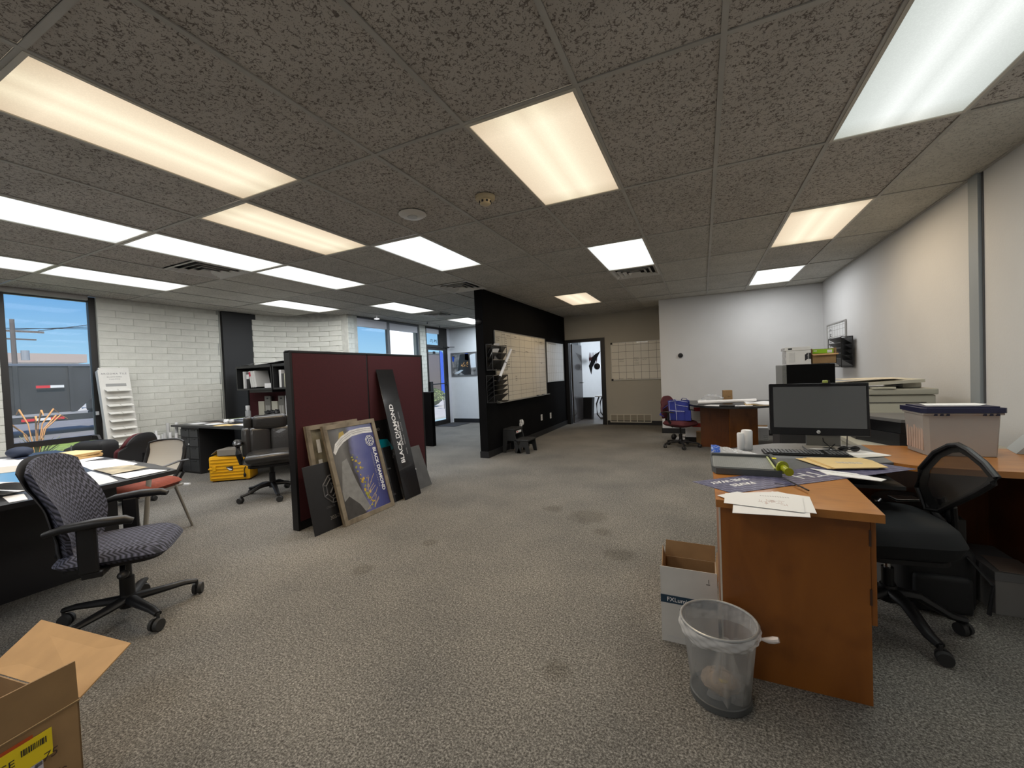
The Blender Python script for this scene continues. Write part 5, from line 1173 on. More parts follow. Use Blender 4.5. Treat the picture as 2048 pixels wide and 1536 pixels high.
for lab, loc, s, m, nm in (('white carton with a red band under the black desk top', (-.13, 7.62, .37), (.22, .2, .26), PAPER, 'cardboard_box'), ('white and red shipping carton standing below the red-banded one', (-.16, 7.62, .09), (.26, .2, .275), PAPER, 'cardboard_box'), ('brown carton on the floor behind the burgundy swivel chair', (-.02, 7.45, 0), (.20, .14, .20), KRAFT, 'cardboard_box'), ('small white carton on the floor right of the cherry desk base', (.90, 8.0, 0), (.15, .16, .21), PAPER, 'cardboard_box')):
    t = thing(nm, lab, 'box', loc); B().bb(-s[0]/2, s[0]/2, -s[1]/2, s[1]/2, 0, s[2], .002).done('carton', m, t)
    if 'red' in lab: B().bb(-.02, s[0]/2+.001, -s[1]/2-.001, -s[1]/2, s[2]*.62, s[2]*.86).done('red_band', mat('red band', (.45, .03, .03), .5), t)
    if 'small white' in lab: B().slab([(-.07, .08, .21), (.07, .08, .21), (.08, .10, .235), (-.06, .10, .235)], .003).done('flap', KRAFT, t); scribbles(t, frame3((0, -.081, .08), (1, 0, 0), (0, 0, 1)), 0, 0, [(-.0, 0, .06, 3)], LINE, 8, 'print_mark', .02)
st2 = thing('box_shelf', 'black metal stand carrying the red-banded cartons under the desk', 'stand', (-.16, 7.62, 0)); B().bb(-.14, .14, -.11, .11, 0, .088).done('frame', BLACKP, st2)
t = thing('sneakers', 'white and black shoes heaped on the floor behind the swivel chair', 'shoes', (-.34, 7.62, .0))
B().ball((-.06, 0, .04), .04, (2.4, 1, .9), 12).ball((.08, -.05, .035), .035, (2.3, 1, .9), 12).ball((.05, .06, .08), .035, (2, 1, .8), 12).done('shoe_upper', mat('white shoe', (.6, .6, .62), .6, var=.5, scale=30), t, True); B().ball((-.14, 0, .07), .05, (1, 1, 1.2), 10).done('dark_shoe', BLACKP, t, True)

BURG = mat('burgundy upholstery', (.085, .014, .018), .85, var=.1, scale=40)
c2 = thing('office_chair', 'burgundy swivel chair holding a blue tote bag by the back desk', 'chair', (-.345, 7.06, 0), math.radians(-34))
star_base(c2, .27, math.radians(30), hub_z=.08, post_top=.34, wr=.028)
cushion(.44, .44, .08, .385, front_drop=.03).done('seat', BURG, c2, True); B().prism(capsule(.12, .12, .05), .325, .35).done('seat_shell', BLACKP, c2)
backpad(.42, .36, .06, .46, -.20, lean=.12, lumbar=.02, top_round=1.1, wrap=.03, widen=lambda v: .80+.20*math.sin(PI*min(1, v+.1)), n=16).done('backrest', BURG, c2, True)
B().tube([(-.06, 0, .33), (-.20, 0, .33), (-.27, 0, .40), (-.27, 0, .60)], [.018, .02, .02, .016], 10).done('back_bracket', BLACKP, c2, True)
for s in (-1, 1):
    a = B().tube([(-.16, s*.25, .565), (-.04, s*.26, .585), (.09, s*.25, .575)], [.014, .026, .014], 10, flat=.5).done('armrest', BLACKP, c2, True); B().tube([(-.02, s*.255, .575), (-.03, s*.25, .45), (-.02, s*.16, .34)], .018, 10).done('arm_post', BLACKP, a, True)
tb = thing('tote_bag', 'royal blue tote bag with white piping propped on the burgundy chair', 'bag', (-.33, 7.04, .44), math.radians(-6))
BLUE = mat('royal blue fabric', (.018, .030, .24), .7, var=.12, scale=12); PIPE = mat('white piping', (.5, .52, .7), .6)
B().prism([(-.15, -.06), (.13, -.08), (.15, .06), (-.14, .08)], 0, .02).surf(lambda u, v: ((-.15+.29*u)*(1-.02*v)-.02*v, -.075-.02*math.sin(PI*u)+.02*v, .30*v+.02*math.sin(u*5)*v), 12, 8, .008).surf(lambda u, v: ((-.15+.29*u)-.02*v, .07+.0*v, .31*v), 8, 6, .008).surf(lambda u, v: (-.155-.02*v+.02*math.sin(PI*u), -.07+.14*u, .31*v), 8, 6, .008).surf(lambda u, v: (.14-.02*v-.03*math.sin(PI*u), -.075+.14*u, .29*v), 8, 6, .008).done('body', BLUE, tb, True)
def fy(x, z): return -.084-.02*math.sin(PI*(x+.15)/.29)+.02*z/.3
b = B()
for pts in ([(-.05, .0), (-.055, .15), (-.07, .30)], [(-.15, .16), (-.055, .15)], [(-.065, .25), (.12, .215)], [(-.165, .30), (-.02, .315), (.12, .29)], [(-.15, 0), (-.165, .30)]):
    b.tube([(x, fy(x, z)-.002, z) for x, z in pts], .004, 6)
b.done('piping', PIPE, tb)
B().tube([(-.12, -.09, .27), (-.14, -.08, .325), (-.07, -.09, .335), (-.04, -.10, .25)], .016, 8, flat=.25).tube([(-.0, .06, .30), (.02, .05, .345), (.08, .05, .335), (.12, .05, .28)], .016, 8, flat=.25).tube([(-.16, -.03, .26), (-.26, -.06, .18), (-.30, -.08, .08), (-.24, -.1, .06)], .018, 8, flat=.2).done('handle', BLUE, tb, True)
B().prism([(.08, -.115), (.16, -.10), (.16, -.06), (.08, -.08)], 0, .16).done('side_pocket', BLUE, tb)
lettering('ARIZONA TILE', .030, PIPE, tb, frame3((.035, -.104, .145), (1, .05, -.03), (0, 0, 1)), ext=.0006, bold=.0004)

# ================================================================ LEFT: LONG BLACK DESK, GUEST CHAIR, PAPERS
ld = thing('office_desk', 'long black-fronted desk strewn with papers at the left', 'desk', (-4.2, .9, 0))
LT = .70; KS = 1.0734
dkt = mat('dark desk laminate', (.022, .022, .025), .35, var=.1, scale=20); dkp = mat('dark navy panel', (.010, .010, .013), .5)
def g2(x, y): return (x*KS+4.2, y*KS-.9)
B().prism([g2(*p) for p in [(-3.145, -.6), (-3.145, 1.18), (-3.19, 1.50), (-3.62, 1.56), (-5.60, 1.66), (-5.60, -.6)]], LT-.028, LT).done('desktop', dkt, ld)
B().bb(.25, .272, -1.48, .56, 0, LT-.03).done('front_panel', dkp, ld); B().bb(-1.36, -1.34, -1.48, .6, 0, LT-.03).bb(-1.34, .25, .54, .56, 0, LT-.03).done('end_panel', dkp, ld)
DZ = LT+.0006
greymat = mat('shiny grey board', (.36, .38, .42), .25)
for lab, pts, dz, m in (
    ('white sheet at the right corner of the long left desk', [(-3.444, 1.258), (-3.392, 1.439), (-3.217, 1.457), (-3.195, 1.24)], .003, PAPER),
    ('large white drawing sheet in the middle of the long left desk', [(-4.42, 1.40), (-4.214, 1.575), (-3.791, 1.536), (-3.60, 1.38), (-3.826, 1.303)], .0, PAPER),
    ('pale grey sheet at the front edge of the long left desk', [(-3.790, 1.283), (-3.46, 1.25), (-3.20, 1.20), (-3.17, 1.05), (-3.60, 1.05)], .0, mat('pale grey sheet', (.62, .65, .66), .5)),
    ('light blue glossy poster behind the blue chair back', [(-4.50, 1.00), (-4.353, 1.215), (-3.55, .98), (-3.62, .78)], .0015, mat('sky blue print', (.10, .30, .52), .3)),
    ('beige board strip beyond the light blue poster', [(-4.80, 1.10), (-4.68, 1.29), (-4.30, 1.21), (-4.42, 1.03)], .004, mat('beige board', (.55, .50, .42), .6)),
    ('white sheet near the window end of the long left desk', [(-5.50, 1.20), (-5.212, 1.50), (-4.70, 1.33), (-4.83, 1.08)], .0, PAPER),
    ('white card under the light blue poster edge', [(-3.40, .80), (-3.38, .87), (-3.175, .83), (-3.189, .77)], .0, PAPER),
    ('bright white sheet between the envelopes and the photo print', [(-4.9, 1.42), (-4.8, 1.57), (-4.42, 1.58), (-4.36, 1.40)], .0014, PAPER)):
    sheet('paper_sheet', lab, 'paper', [(a*KS, c*KS) for a, c in pts], DZ+dz, m)
sheet('photo_print', 'glossy landscape photo print on the long left desk', 'photo', [(a*KS, c*KS) for a, c in [(-3.84, 1.31), (-3.75, 1.478), (-3.48, 1.468), (-3.46, 1.27)]], DZ+.0045, mat('photo print brown', (.42, .36, .24), .3, var=.6, scale=9))
sheet('black_folder', 'black folder edge between papers on the long left desk', 'folder', [(a*KS, c*KS) for a, c in [(-3.70, 1.40), (-3.40, 1.475), (-3.25, 1.49), (-3.23, 1.46), (-3.5, 1.38)]], DZ+.0016, BLACKP, .001)
for k in range(6):
    o = B().bb(-.16, .16, -.11, .11, 0, .0075, .002).done('envelope', MANILA if k % 2 else mat('orange manila', (.60, .38, .16), .7)); o.location = (-5.04+rnd.uniform(-.01, .01), 1.60, DZ+.0035+k*.0082); o.rotation_euler = (0, 0, rnd.uniform(-.15, .15)+.2)
    tag(o, ('bottom', 'second lowest', 'third lowest', 'third from top', 'second from top', 'topmost')[k]+' manila envelope of the pile behind the blue chair', 'envelope', 'manila envelopes on the left desk')
hat = thing('dust_cap', 'dark blue cap lying on the far left desk corner', 'cap', (-5.70, 1.46, DZ+.004)); B().ball((0, 0, .050), .085, (1.2, 1, .58), 16).bb(-.02, .16, -.05, .05, 0, .006, .002).done('crown', mat('navy cap', (.02, .03, .06), .7), hat, True)
hh = thing('rolled_plan', 'curled white drawing at the left frame edge of the desk', 'paper', (-3.92, .84, DZ+.001), .25)
B().surf(lambda u, v: (-.30+.6*u, .10*math.cos(3.6*v-.3)-.05, .012+.07*math.sin(2.7*v)), 10, 20, .0015).done('sheet', PAPER, hh, True)
B().surf(lambda u, v: (-.28+.5*u, -.02+.2*v, .003+.02*math.sin(3*v)*(1-u)), 10, 10, .0015).done('sheet', PAPER, hh, True)

# guest chair with pale mesh back and rust seat
gc = thing('guest_chair', 'guest chair with pale mesh back, rust seat and splayed silver legs', 'chair', (-4.46, 1.80, 0), math.radians(-66))
RUST = mat('rust upholstery', (.22, .045, .022), .85, var=.15, scale=40, bump=.1, bscale=200)
cushion(.50, .48, .075, .445, front_drop=.03).done('seat', RUST, gc, True)
for s in (-1, 1):
    B().tube([(.10, s*.20, .57), (.26, s*.27, .0)], [.020, .016], 8, flat=.6).done('leg', SILVER, gc, True)
    B().tube([(-.12, s*.22, .42), (-.25, s*.25, .0)], [.018, .014], 8, flat=.6).done('leg', SILVER, gc, True)
    B().tube([(.12, s*.235, .55), (.05, s*.26, .610), (-.12, s*.27, .630), (-.24, s*.25, .62)], .014, 8, flat=.6).done('armrest', mat('dark silver', (.10, .10, .10), .4, metal=.5), gc, True)
    B().bb(.23, .29, s*.27-.02, s*.27+.02, 0, .035, .004).done('foot', RUBBER, gc)
B().tube([(.22, -.22, .405), (.22, .22, .405), (-.2, .22, .405), (-.2, -.22, .405)], .012, 8, closed=True).done('seat_frame', SILVER, gc, True)
pale = mat('pale mesh', (.48, .46, .40), .8)
def gbk(u, v):
    y = (u-.5)*2; return (-.23-.13*v-.035*math.sin(PI*v)+.05*y*y, y*.165*(1+.08*math.sin(PI*v)), .47+.33*v-.02*abs(y)**3*v)
B().surf(gbk, 16, 12, .008).done('back_mesh', pale, gc, True)
ed = [gbk(0, k/10) for k in range(11)]+[gbk(k/10, 1) for k in range(1, 11)]+[gbk(1, 1-k/10) for k in range(1, 11)]
B().tube(ed, [.016 if (p[2] < .74) else .008 for p in ed], 8).done('back_frame', BLACKP, gc, True)
for s in (-1, 1): B().tube([(-.2, s*.17, .41), (-.27, s*.18, .5), (-.26, s*.17, .56)], .012, 8).done('back_bracket', BLACKP, gc, True)
# burgundy chair with a black bag on it
rc = thing('office_chair', 'burgundy swivel chair with black shell back beside the big window', 'chair', (-5.90, 2.24, 0), math.radians(203))
star_base(rc, .27, 0, hub_z=.08, post_top=.36); cushion(.46, .44, .07, .41).done('seat', BURG, rc, True)
backpad(.44, .34, .05, .46, -.20, lean=.14, lumbar=.02, top_round=.9, wrap=.04, widen=lambda v: .80+.20*math.sin(PI*min(1, v+.1)), n=14).done('backrest', BURG, rc, True)
backpad(.46, .35, .025, .455, -.255, lean=.14, lumbar=.02, top_round=.9, wrap=.04, widen=lambda v: .80+.20*math.sin(PI*min(1, v+.1)), n=14).done('back_shell', mat('grey black shell', (.02, .02, .022), .5), rc, True)
B().tube([(-.05, 0, .35), (-.22, 0, .36), (-.27, 0, .45), (-.27, 0, .58)], .018, 8).done('back_bracket', BLACKP, rc, True)
bk_ = thing('duffel_bag', 'black bag slumped on the burgundy chair beside the big window', 'bag', (-6.10, 2.12, .452), .3)
B().box((0, 0, .15), (.34, .24, .28), bev=.085, seg=4, rz=.2).box((-.19, -.05, .12), (.16, .18, .22), bev=.06, seg=4).crumple(.005, 2).done('body', MATS['black nylon'], bk_, True)
B().tube([(-.05, 0, .30), (-.03, .0, .345), (.04, .0, .345), (.06, 0, .30)], .014, 8, flat=.5).tube([(-.18, -.1, .25), (-.10, -.16, .15)], .008, 6).done('handle', mat('grey strap', (.05, .05, .055), .7), bk_, True)

# ---- tile display rack leaning at the window end of the brick wall
WTR = mat('white rack laminate', (.62, .61, .57), .5, var=.03)
tk = bpy.data.objects.new('tile_display_rack', None); COL.objects.link(tk); tk.matrix_world = frame3((-7.16, 2.66, .004), (.10, 1, 0), (-.25, 0, 1)); tag(tk, 'white tile sample display rack leaning by the big window', 'display rack')
RH = 1.64; RW = .315
B().bb(0, RW, 0, RH, -.02, 0, .002).bb(-.012, 0, 0, RH-.02, -.10, -.0).bb(0, RW, RH, RH+.01, -.05, 0).done('panel', WTR, tk)
B().bb(.05, RW-.05, RH-.262, RH-.222, .0005, .002).done('slot', mat('rack grey slot', (.28, .28, .27), .6), tk)
lettering('ARIZONA TILE', .034, mat('grey rack print', (.16, .16, .17), .6), tk, Matrix.Translation((RW*.48, RH-.078, .001)), ext=.0004, space=1.25)
scribbles(tk, Matrix.Translation((RW*.48, RH-.12, .0)), 0, 0, [(-.0, 0, .0, 1)], MATS['grey rack print'], 2)
lettering('BELLAVITA MARBLE', .018, MATS['grey rack print'], tk, Matrix.Translation((RW*.48, RH-.125, .001)), ext=.0003); lettering('STACK STONE', .018, MATS['grey rack print'], tk, Matrix.Translation((RW*.48, RH-.158, .001)), ext=.0003)
tmesh = None
for k in range(12):
    y = RH-.36-k*.108
    for s in (0, 1):
        if tmesh is None:
            o = B().box((0, 0, 0), (.128, .105, .010), bev=.002, seg=1).done('tile_sample', mat('stone sample', (.72, .71, .66), .5, var=.06), tk); tmesh = o.data
        else: o = part('tile_sample', tmesh, tk)
        o.location = (.092+s*.133, y+.03, .052); o.rotation_euler = (math.radians(118), 0, 0)
# ---- wire cart full of white rolls
wc_ = thing('wire_cart', 'wheeled wire cart filled with upright white rolls by the brick wall', 'cart', (-7.36, 3.27, 0))
B().bb(-.14, .14, -.27, .30, .05, .07, .004).done('base', BLACKP, wc_)
for x_, y_ in ((-.12, -.24), (.12, -.24), (-.12, .27), (.12, .27)): B().cyl((x_, y_-.012, .025), (x_, y_+.012, .025), .025, n=16).cyl((x_, y_, .03), (x_, y_, .06), .006).done('caster', mat('white wheel', (.6, .6, .6), .4), wc_, True)
b = B()
for s in (-1, 1):
    b.tube([(.14, .30*s if s > 0 else -.27, .06), (.14, .30*s if s > 0 else -.27, .50), (.13, (.27 if s > 0 else -.24), .545), (-.13, (.27 if s > 0 else -.24), .545), (-.14, .30*s if s > 0 else -.27, .5), (-.14, .30*s if s > 0 else -.27, .06)], .007, 6)
for z in (.14, .24, .36, .48): b.tube([(.14, -.27, z), (.14, .30, z)], .003, 5).tube([(-.14, -.27, z), (-.14, .30, z)], .003, 5).tube([(.14, .30, z), (-.14, .30, z)], .003, 5)
for k in range(9): b.cyl((.14, -.24+k*.065, .07), (.14, -.24+k*.065, .50), .002, n=5)
b.done('wire_basket', mat('galvanised wire', (.30, .30, .29), .4, metal=.5), wc_)
q = random.Random(21)
for k in range(13):
    hgt = q.uniform(.50, .60) if k not in (9, 11) else .68
    o = B().cyl((0, 0, 0), (q.uniform(-.02, .02), q.uniform(-.015, .015), hgt), q.uniform(.016, .023), n=14).done('paper_roll', (PAPER if k % 3 else mat('grey white paper', (.55, .55, .54), .7)), None, True); o.location = (-7.36+(-.05 if k % 2 else .06), 3.055+k*.040, .0715)
    tag(o, 'white paper roll standing in the wire cart', 'paper roll', 'paper rolls in the wire cart')
# ---- small wall/floor items near the cart
t = thing('power_strip', 'white power strip and cord on the floor beside the wire cart', 'power strip', (-6.35, 2.95, .002), .3); B().bb(-.02, .22, -.02, .02, 0, .025, .004).tube([(-.02, 0, .012), (-.1, .03, .006), (-.18, -.02, .006), (-.26, .03, .006)], .006, 6).done('strip', PAPER, t)

# ---- drawer cabinet, black desk and hutch
cbn = thing('drawer_cabinet', 'black eight-drawer plastic cabinet at the left end of the black desk', 'cabinet', (-6.96, 3.46, 0))
BC = mat('cabinet black', (.018, .018, .019), .5); BD = mat('drawer charcoal', (.035, .036, .038), .4)
B().bb(-.235, .235, 0, .50, 0, .688, .003).done('body', BC, cbn)
dm_ = None
for c_ in (0, 1):
    z = .03
    for r_, hh_ in enumerate((.19, .185, .14, .125)):
        d_ = B().bb(-.222+c_*.228, -.006+c_*.228, -.014, -.0, z, z+hh_-.012, .003).done('drawer', BD, cbn)
        B().bb(-.16+c_*.228, -.07+c_*.228, -.022, -.0145, z+hh_-.035, z+hh_-.022, .002).done('drawer_pull', BC, d_); z += hh_
B().bb(-.03, .0, -.0165, -.0145, .43, .445).done('label_tag', PAPER, cbn)
bdk = thing('black_desk', 'black desk under the shelf hutch covered with papers', 'desk', (-6.2, 3.9, 0))
BT = .72
B().prism([(-1.18, -.48), (.95, -.54), (1.15, -.34), (1.6, -.34), (1.6, .66), (-1.18, .66)], BT-.028, BT).done('desktop', dkt, bdk)
B().bb(1.56, 1.58, -.3, .64, 0, BT-.03).done('end_panel', dkp, bdk); B().bb(-.50, 1.56, .60, .62, .0, BT-.03).done('modesty_panel', dkp, bdk)
mp = thing('fabric_partition', 'burgundy fabric screen behind the shelf hutch', 'partition', (-6.2, 4.66, 0))
B().bb(-1.18, 1.6, -.02, .03, .06, 1.56, .004).done('fabric_panel', MAROON, mp); B().bb(-1.21, -1.18, -.03, .04, 0, 1.575, .003).bb(-1.18, 1.6, -.03, .04, 1.56, 1.58, .003).bb(-1.18, 1.6, -.03, .04, 0, .06, .003).done('frame', BLACKP, mp)
ht = thing('shelf_hutch', 'black open hutch of two shelf bays above the black desk', 'shelf', (-6.2, 4.45, 0))
MH = mat('hutch metal', (.02, .021, .022), .4)
for x0, x1 in ((-.93, -.03), (.0, .90)):
    B().bb(x0, x1, -.17, .17, 1.195, 1.222, .003).done('shelf', MH, ht); B().bb(x0, x1, .155, .17, 1.222, 1.56).done('back_panel', mat('hutch back', (.05, .05, .052), .5), ht)
    B().bb(x0, x0+.02, -.17, .155, 1.222, 1.56).bb(x1-.02, x1, -.17, .155, 1.222, 1.56).done('side', MH, ht); B().bb(x0, x1, -.18, .17, 1.56, 1.60, .006).done('top', MH, ht)
    B().bb(x0+.22, x1-.1, -.10, .14, 1.15, 1.194, .003).done('task_light', MH, ht)
q = random.Random(31)
def binder(x, y, z, w_, h_, d_, a, m, lab, cat='binder', stripe=None):
    o = thing('binder', lab, cat, (x, y, z)); o.rotation_euler = (0, a, 0)
    B().bb(0, w_, -d_/2, d_/2, 0, h_, .002).done('cover', m, o)
    if stripe: B().bb(.001, w_-.001, -d_/2-.001, -d_/2, h_-.09, h_-.015).done('spine_label', stripe, o)
    return o
WB = mat('white binder', (.68, .68, .66), .5)
HB0 = 1.2235
binder(-7.00, 4.43, HB0, .045, .285, .24, 0, WB, 'leftmost white binder in the left hutch bay')
binder(-6.948, 4.43, HB0, .030, .283, .24, 0, mat('grey binder', (.45, .44, .45), .5), 'slim pale grey binder second from left in the left hutch bay')
binder(-6.91, 4.43, HB0, .07, .25, .24, 0, BLACKP, 'black binder with a white spine label in the left hutch bay', stripe=PAPER)
x = -6.80
for k, (w_, lab, sp2) in enumerate(((.045, 'white binder with a red spine label leaning in the left hutch bay', mat('red spine', (.5, .02, .06), .5)), (.045, 'white binder leaning just right of the red-labelled one', None), (.05, 'rightmost leaning white binder in the left hutch bay', None))):
    binder(x, 4.43, HB0+.012, w_, .275, .24, -.19, WB, lab, stripe=sp2); x += w_+.006
wbx = thing('storage_box', 'small white box with odds on it in the left hutch bay', 'box', (-6.45, 4.42, HB0)); B().bb(-.02, .14, -.10, .10, 0, .075, .003).done('carton', PAPER, wbx); B().tube([(.0, 0, .078), (.06, .0, .10), (.13, 0, .14)], .004, 6).bb(.08, .10, -.02, .02, .076, .10).done('black_clip', BLACKP, wbx)
for k, (x, w_, h_, m, lab) in enumerate(((-6.09, .022, .28, WB, 'slim white binder at the left of the right hutch bay'), (-6.064, .022, .28, PAPER, 'white folder second in the right hutch bay'), (-6.036, .06, .22, mat('charcoal folder', (.06, .06, .06), .5), 'charcoal box file in the right hutch bay'), (-5.97, .035, .22, mat('cream folder', (.58, .57, .42), .6), 'cream folder right of the charcoal box file'))):
    binder(x, 4.43, HB0, w_, h_, .24, 0, m, lab)
for k in range(9):
    o = B().bb(-.11, .11, -.12, .12, 0, .024, .003).done('catalogue', PAPER if k % 2 else mat('glossy pale cover', (.5, .5, .5), .4)); o.location = (-5.80+q.uniform(-.02, .02), 4.43, HB0+.001+k*.0262); o.rotation_euler = (0, 0, q.uniform(-.12, .12))
    tag(o, 'catalogue number %s from the bottom of the pile in the right hutch bay' % ('one two three four five six seven eight nine'.split()[k]), 'book', 'catalogues piled in the right hutch bay')
for k in range(5):
    o = B().surf(lambda u, v, k=k: (-.30+.6*u, -.15+.3*v, .006*math.sin(u*7+k)+.003*math.sin(v*9)+.004), 14, 6, .002).done('plan_sheet', PAPER if k % 2 else mat('grey sheet', (.22, .22, .22), .6), None, True); o.location = (-6.75+k*.28, 4.45, 1.606+.013*k)
    tag(o, ('leftmost', 'second from left', 'middle', 'second from right', 'rightmost')[k]+' loose sheet lying on top of the hutch', 'paper')
for k in range(5):
    x = -6.93+k*.175; big = k in (1, 3)
    o = thing('sample_folder', ('beige stone sample card, leftmost on the screen under the hutch', 'grey handled sample folder second from left under the hutch', 'beige sample card in the middle under the hutch', 'grey handled sample folder right of the middle under the hutch', 'white handled sample folder, rightmost under the hutch')[k], 'sample folder', (x, 4.56, .0)); z0 = BT+.001
    cm = (mat('sample beige', (.50, .48, .40), .6), mat('sample grey', (.16, .155, .14), .5), MATS['sample beige'] if 'sample beige' in MATS else PAPER, MATS.get('sample grey') or PAPER, PAPER)[k]
    hh_ = .36 if k in (1, 3, 4) else .27
    B().bb(-.075, .075, -.012, .012, z0, z0+hh_, .002).done('cover', cm, o)
    if k in (1, 3, 4): B().bb(-.022, .022, -.0135, -.012, z0+hh_-.055, z0+hh_-.03).done('handle_slot', INK, o); B().bb(-.055, -.005, -.0135, -.012, z0+.05, z0+.20).bb(.005, .055, -.0135, -.012, z0+.05, z0+.20).done('sample_swatch', mat('swatch', (.35, .34, .31), .5), o)
sb = thing('spray_bottle', 'white capped clear bottle on the black desk', 'bottle', (-7.0, 4.36, BT)); B().lathe([(0, 0), (.04, 0), (.042, .01), (.042, .12), (.03, .14)], 20).done('body', see_mat('clear plastic bottle', (.6, .62, .64), .5, .1), sb, True); B().lathe([(.03, .14), (.033, .145), (.033, .21), (.028, .215), (0, .216)], 20).done('cap', mat('white plastic', (.7, .7, .7), .4), sb, True)
for k, (lab, x, y, a, s1, s2, m, z) in enumerate((('white sheet at the left end of the black desk', -7.05, 3.62, .2, .30, .22, PAPER, .001), ('brown print sheet on the black desk left part', -6.75, 3.75, .4, .26, .2, mat('brown print', (.22, .17, .13), .6), .004), ('white curled sheet near the drawer cabinet', -6.55, 3.60, -.2, .34, .2, PAPER, .002), ('tan folder at the front of the black desk', -6.15, 3.55, .1, .34, .22, MANILA, .001), ('bluish white drawing sheet in the middle of the black desk', -6.6, 4.08, .1, .42, .28, mat('bluish paper', (.60, .65, .75), .6), .03), ('green-edged board at the back left of the black desk', -7.15, 4.3, .05, .36, .22, mat('green board', (.22, .28, .10), .6), .002), ('grey dark sheet at the back left of the black desk', -7.1, 4.02, .1, .34, .2, mat('grey sheet', (.22, .22, .22), .6), .006), ('white sheet beside the leather chair on the black desk', -5.85, 3.62, .3, .3, .2, PAPER, .003), ('white sheet at the right end of the black desk', -4.95, 3.70, .5, .3, .2, PAPER, .002))):
    o = B().surf(lambda u, v: ((u-.5)*s1, (v-.5)*s2, .004*math.sin(u*6+k)), 10, 4, .0015).done('paper_sheet', m, None, True); o.location = (x, y, BT+.004+z); o.rotation_euler = (0, 0, a); tag(o, lab, 'paper')
t = thing('paper_tray', 'pale blue flat box under the drawing sheet on the black desk', 'box', (-6.6, 4.08, BT+.001)); B().bb(-.18, .18, -.12, .12, 0, .022, .002).done('carton', mat('bluish paper', (.6, .65, .75), .6), t)
t = thing('crumpled_paper', 'crumpled white paper balls on the black desk', 'paper', (-6.50, 3.72, BT+.012)); B().ball((0, 0, .02), .035, (1.6, 1, .8), 12).ball((.10, .02, .02), .03, (1.5, 1, .8), 12).crumple(.007, 3).done('wad', PAPER, t)
t = thing('strap_heap', 'black jumble of straps and a cap on the black desk', 'clutter', (-6.18, 4.22, BT+.020)); B().ball((0, 0, .06), .085, (1.5, 1, .8), 14).ball((.1, .02, .09), .05, (1, 1, 1), 10).ball((-.1, 0, .1), .03, (1.8, 1, .7), 10).crumple(.012, 4).done('heap', BLACKP, t)
t = thing('cardboard_box', 'open tan cardboard tray behind the leather chair headrest', 'box', (-5.35, 3.95, BT+.001), .1); B().prism([(-.22, -.12), (.24, -.14), (.22, .12), (-.14, .14)], 0, .09).done('carton', mat('tan carton', (.42, .27, .12), .8), t); B().slab([(-.22, -.12, .092), (.24, -.14, .092), (.26, -.16, .060), (-.22, -.15, .062)], .003).done('flap', KRAFT_L, t)

# ---- yellow hard case with a grey flat box on it
yc = thing('hard_case', 'yellow ribbed hard carrying case on the floor before the black desk', 'case', (-5.86, 3.42, 0), math.radians(36))
YEL = mat('yellow case plastic', (.70, .36, .005), .4, var=.05)
b = B().bb(-.25, .25, -.13, .13, .012, .345, .03); b.done('shell', YEL, yc, True)
b = B()
for k in range(7): b.bb(-.225, .17, -.137, -.128, .045+k*.042, .062+k*.042, .004)
b.done('rib', YEL, yc)
B().bb(-.256, .256, -.134, .134, .170, .190, .006).done('rim_seam', YEL, yc)
B().prism([(-.04, .20), (.045, .205), (.045, .145), (.0, .145)], .1375, .139, M=Matrix.Rotation(PI/2, 4, 'X')).done('badge', INK, yc); B().prism([(-.03, .19), (.035, .165), (.035, .155), (.005, .15)], .139, .140, M=Matrix.Rotation(PI/2, 4, 'X')).done('badge_mark', PAPER, yc)
B().tube([(.20, -.14, .19), (.185, -.15, .15), (.19, -.15, .10)], .006, 6).ball((.19, -.15, .075), .018, (1, .6, 1.6), 10).done('tag_strap', BLACKP, yc)
for s in (-.18, .18): B().bb(s-.02, s+.02, -.145, -.134, .15, .215, .004).done('latch', YEL, yc) if s < 0 else None
for s in (-.2, .2): B().bb(s-.02, s+.02, -.10, .10, 0, .014, .003).done('foot', mat('case foot', (.25, .06, .01), .5), yc)
gb = thing('flat_box', 'grey flat box lying aslant on the yellow hard case', 'box', (-5.80, 3.44, .348), math.radians(30)); B().bb(-.19, .24, -.13, .13, 0, .085, .008).done('carton', mat('grey brown box', (.20, .18, .15), .6), gb); B().slab([(-.19, -.13, .08), (-.19, .10, .08), (-.27, .08, .02), (-.27, -.12, .02)], .004).bb(-.05, .20, -.08, .08, .086, .094, .003).done('flap', mat('grey box flap', (.26, .24, .21), .6), gb)

# ---- black leather chair
LEA = mat('black leather', (.020, .019, .018), .28, bump=.15, bscale=50, coat=.2)
lc = thing('leather_chair', 'black leather executive swivel chair beside the burgundy partition', 'chair', (-4.52, 3.05, 0), math.radians(-36))
star_base(lc, .335, math.radians(10), hub_z=.13, post_top=.40, leg_tip=.075, thick=.026, wr=.032, sleeve=.032, pin=.024)
cushion(.53, .50, .12, .45, front_drop=.03, crown=.02).done('seat', LEA, lc, True)
B().tube([(.05, -.26, .425), (.245, -.20, .475), (.262, 0, .482), (.245, .20, .475), (.05, .26, .425)], [.03, .05, .052, .05, .03], 12).done('seat_roll', LEA, lc, True)
B().prism(capsule(.22, .22, .08), .37, .392).bb(-.12, .12, -.1, .1, .35, .372, .01).done('seat_shell', BLACKP, lc)
for k, y in enumerate((-.112, .112)): B().box((0, 0, 0), (.10, .225, .32), bev=.045, seg=4, M=Matrix.Translation((-.190, y, .625)) @ Matrix.Rotation(math.radians(-10), 4, 'Y') @ Matrix.Rotation(math.copysign(.10, -y), 4, 'Z')).done('back_cushion', LEA, lc, True)
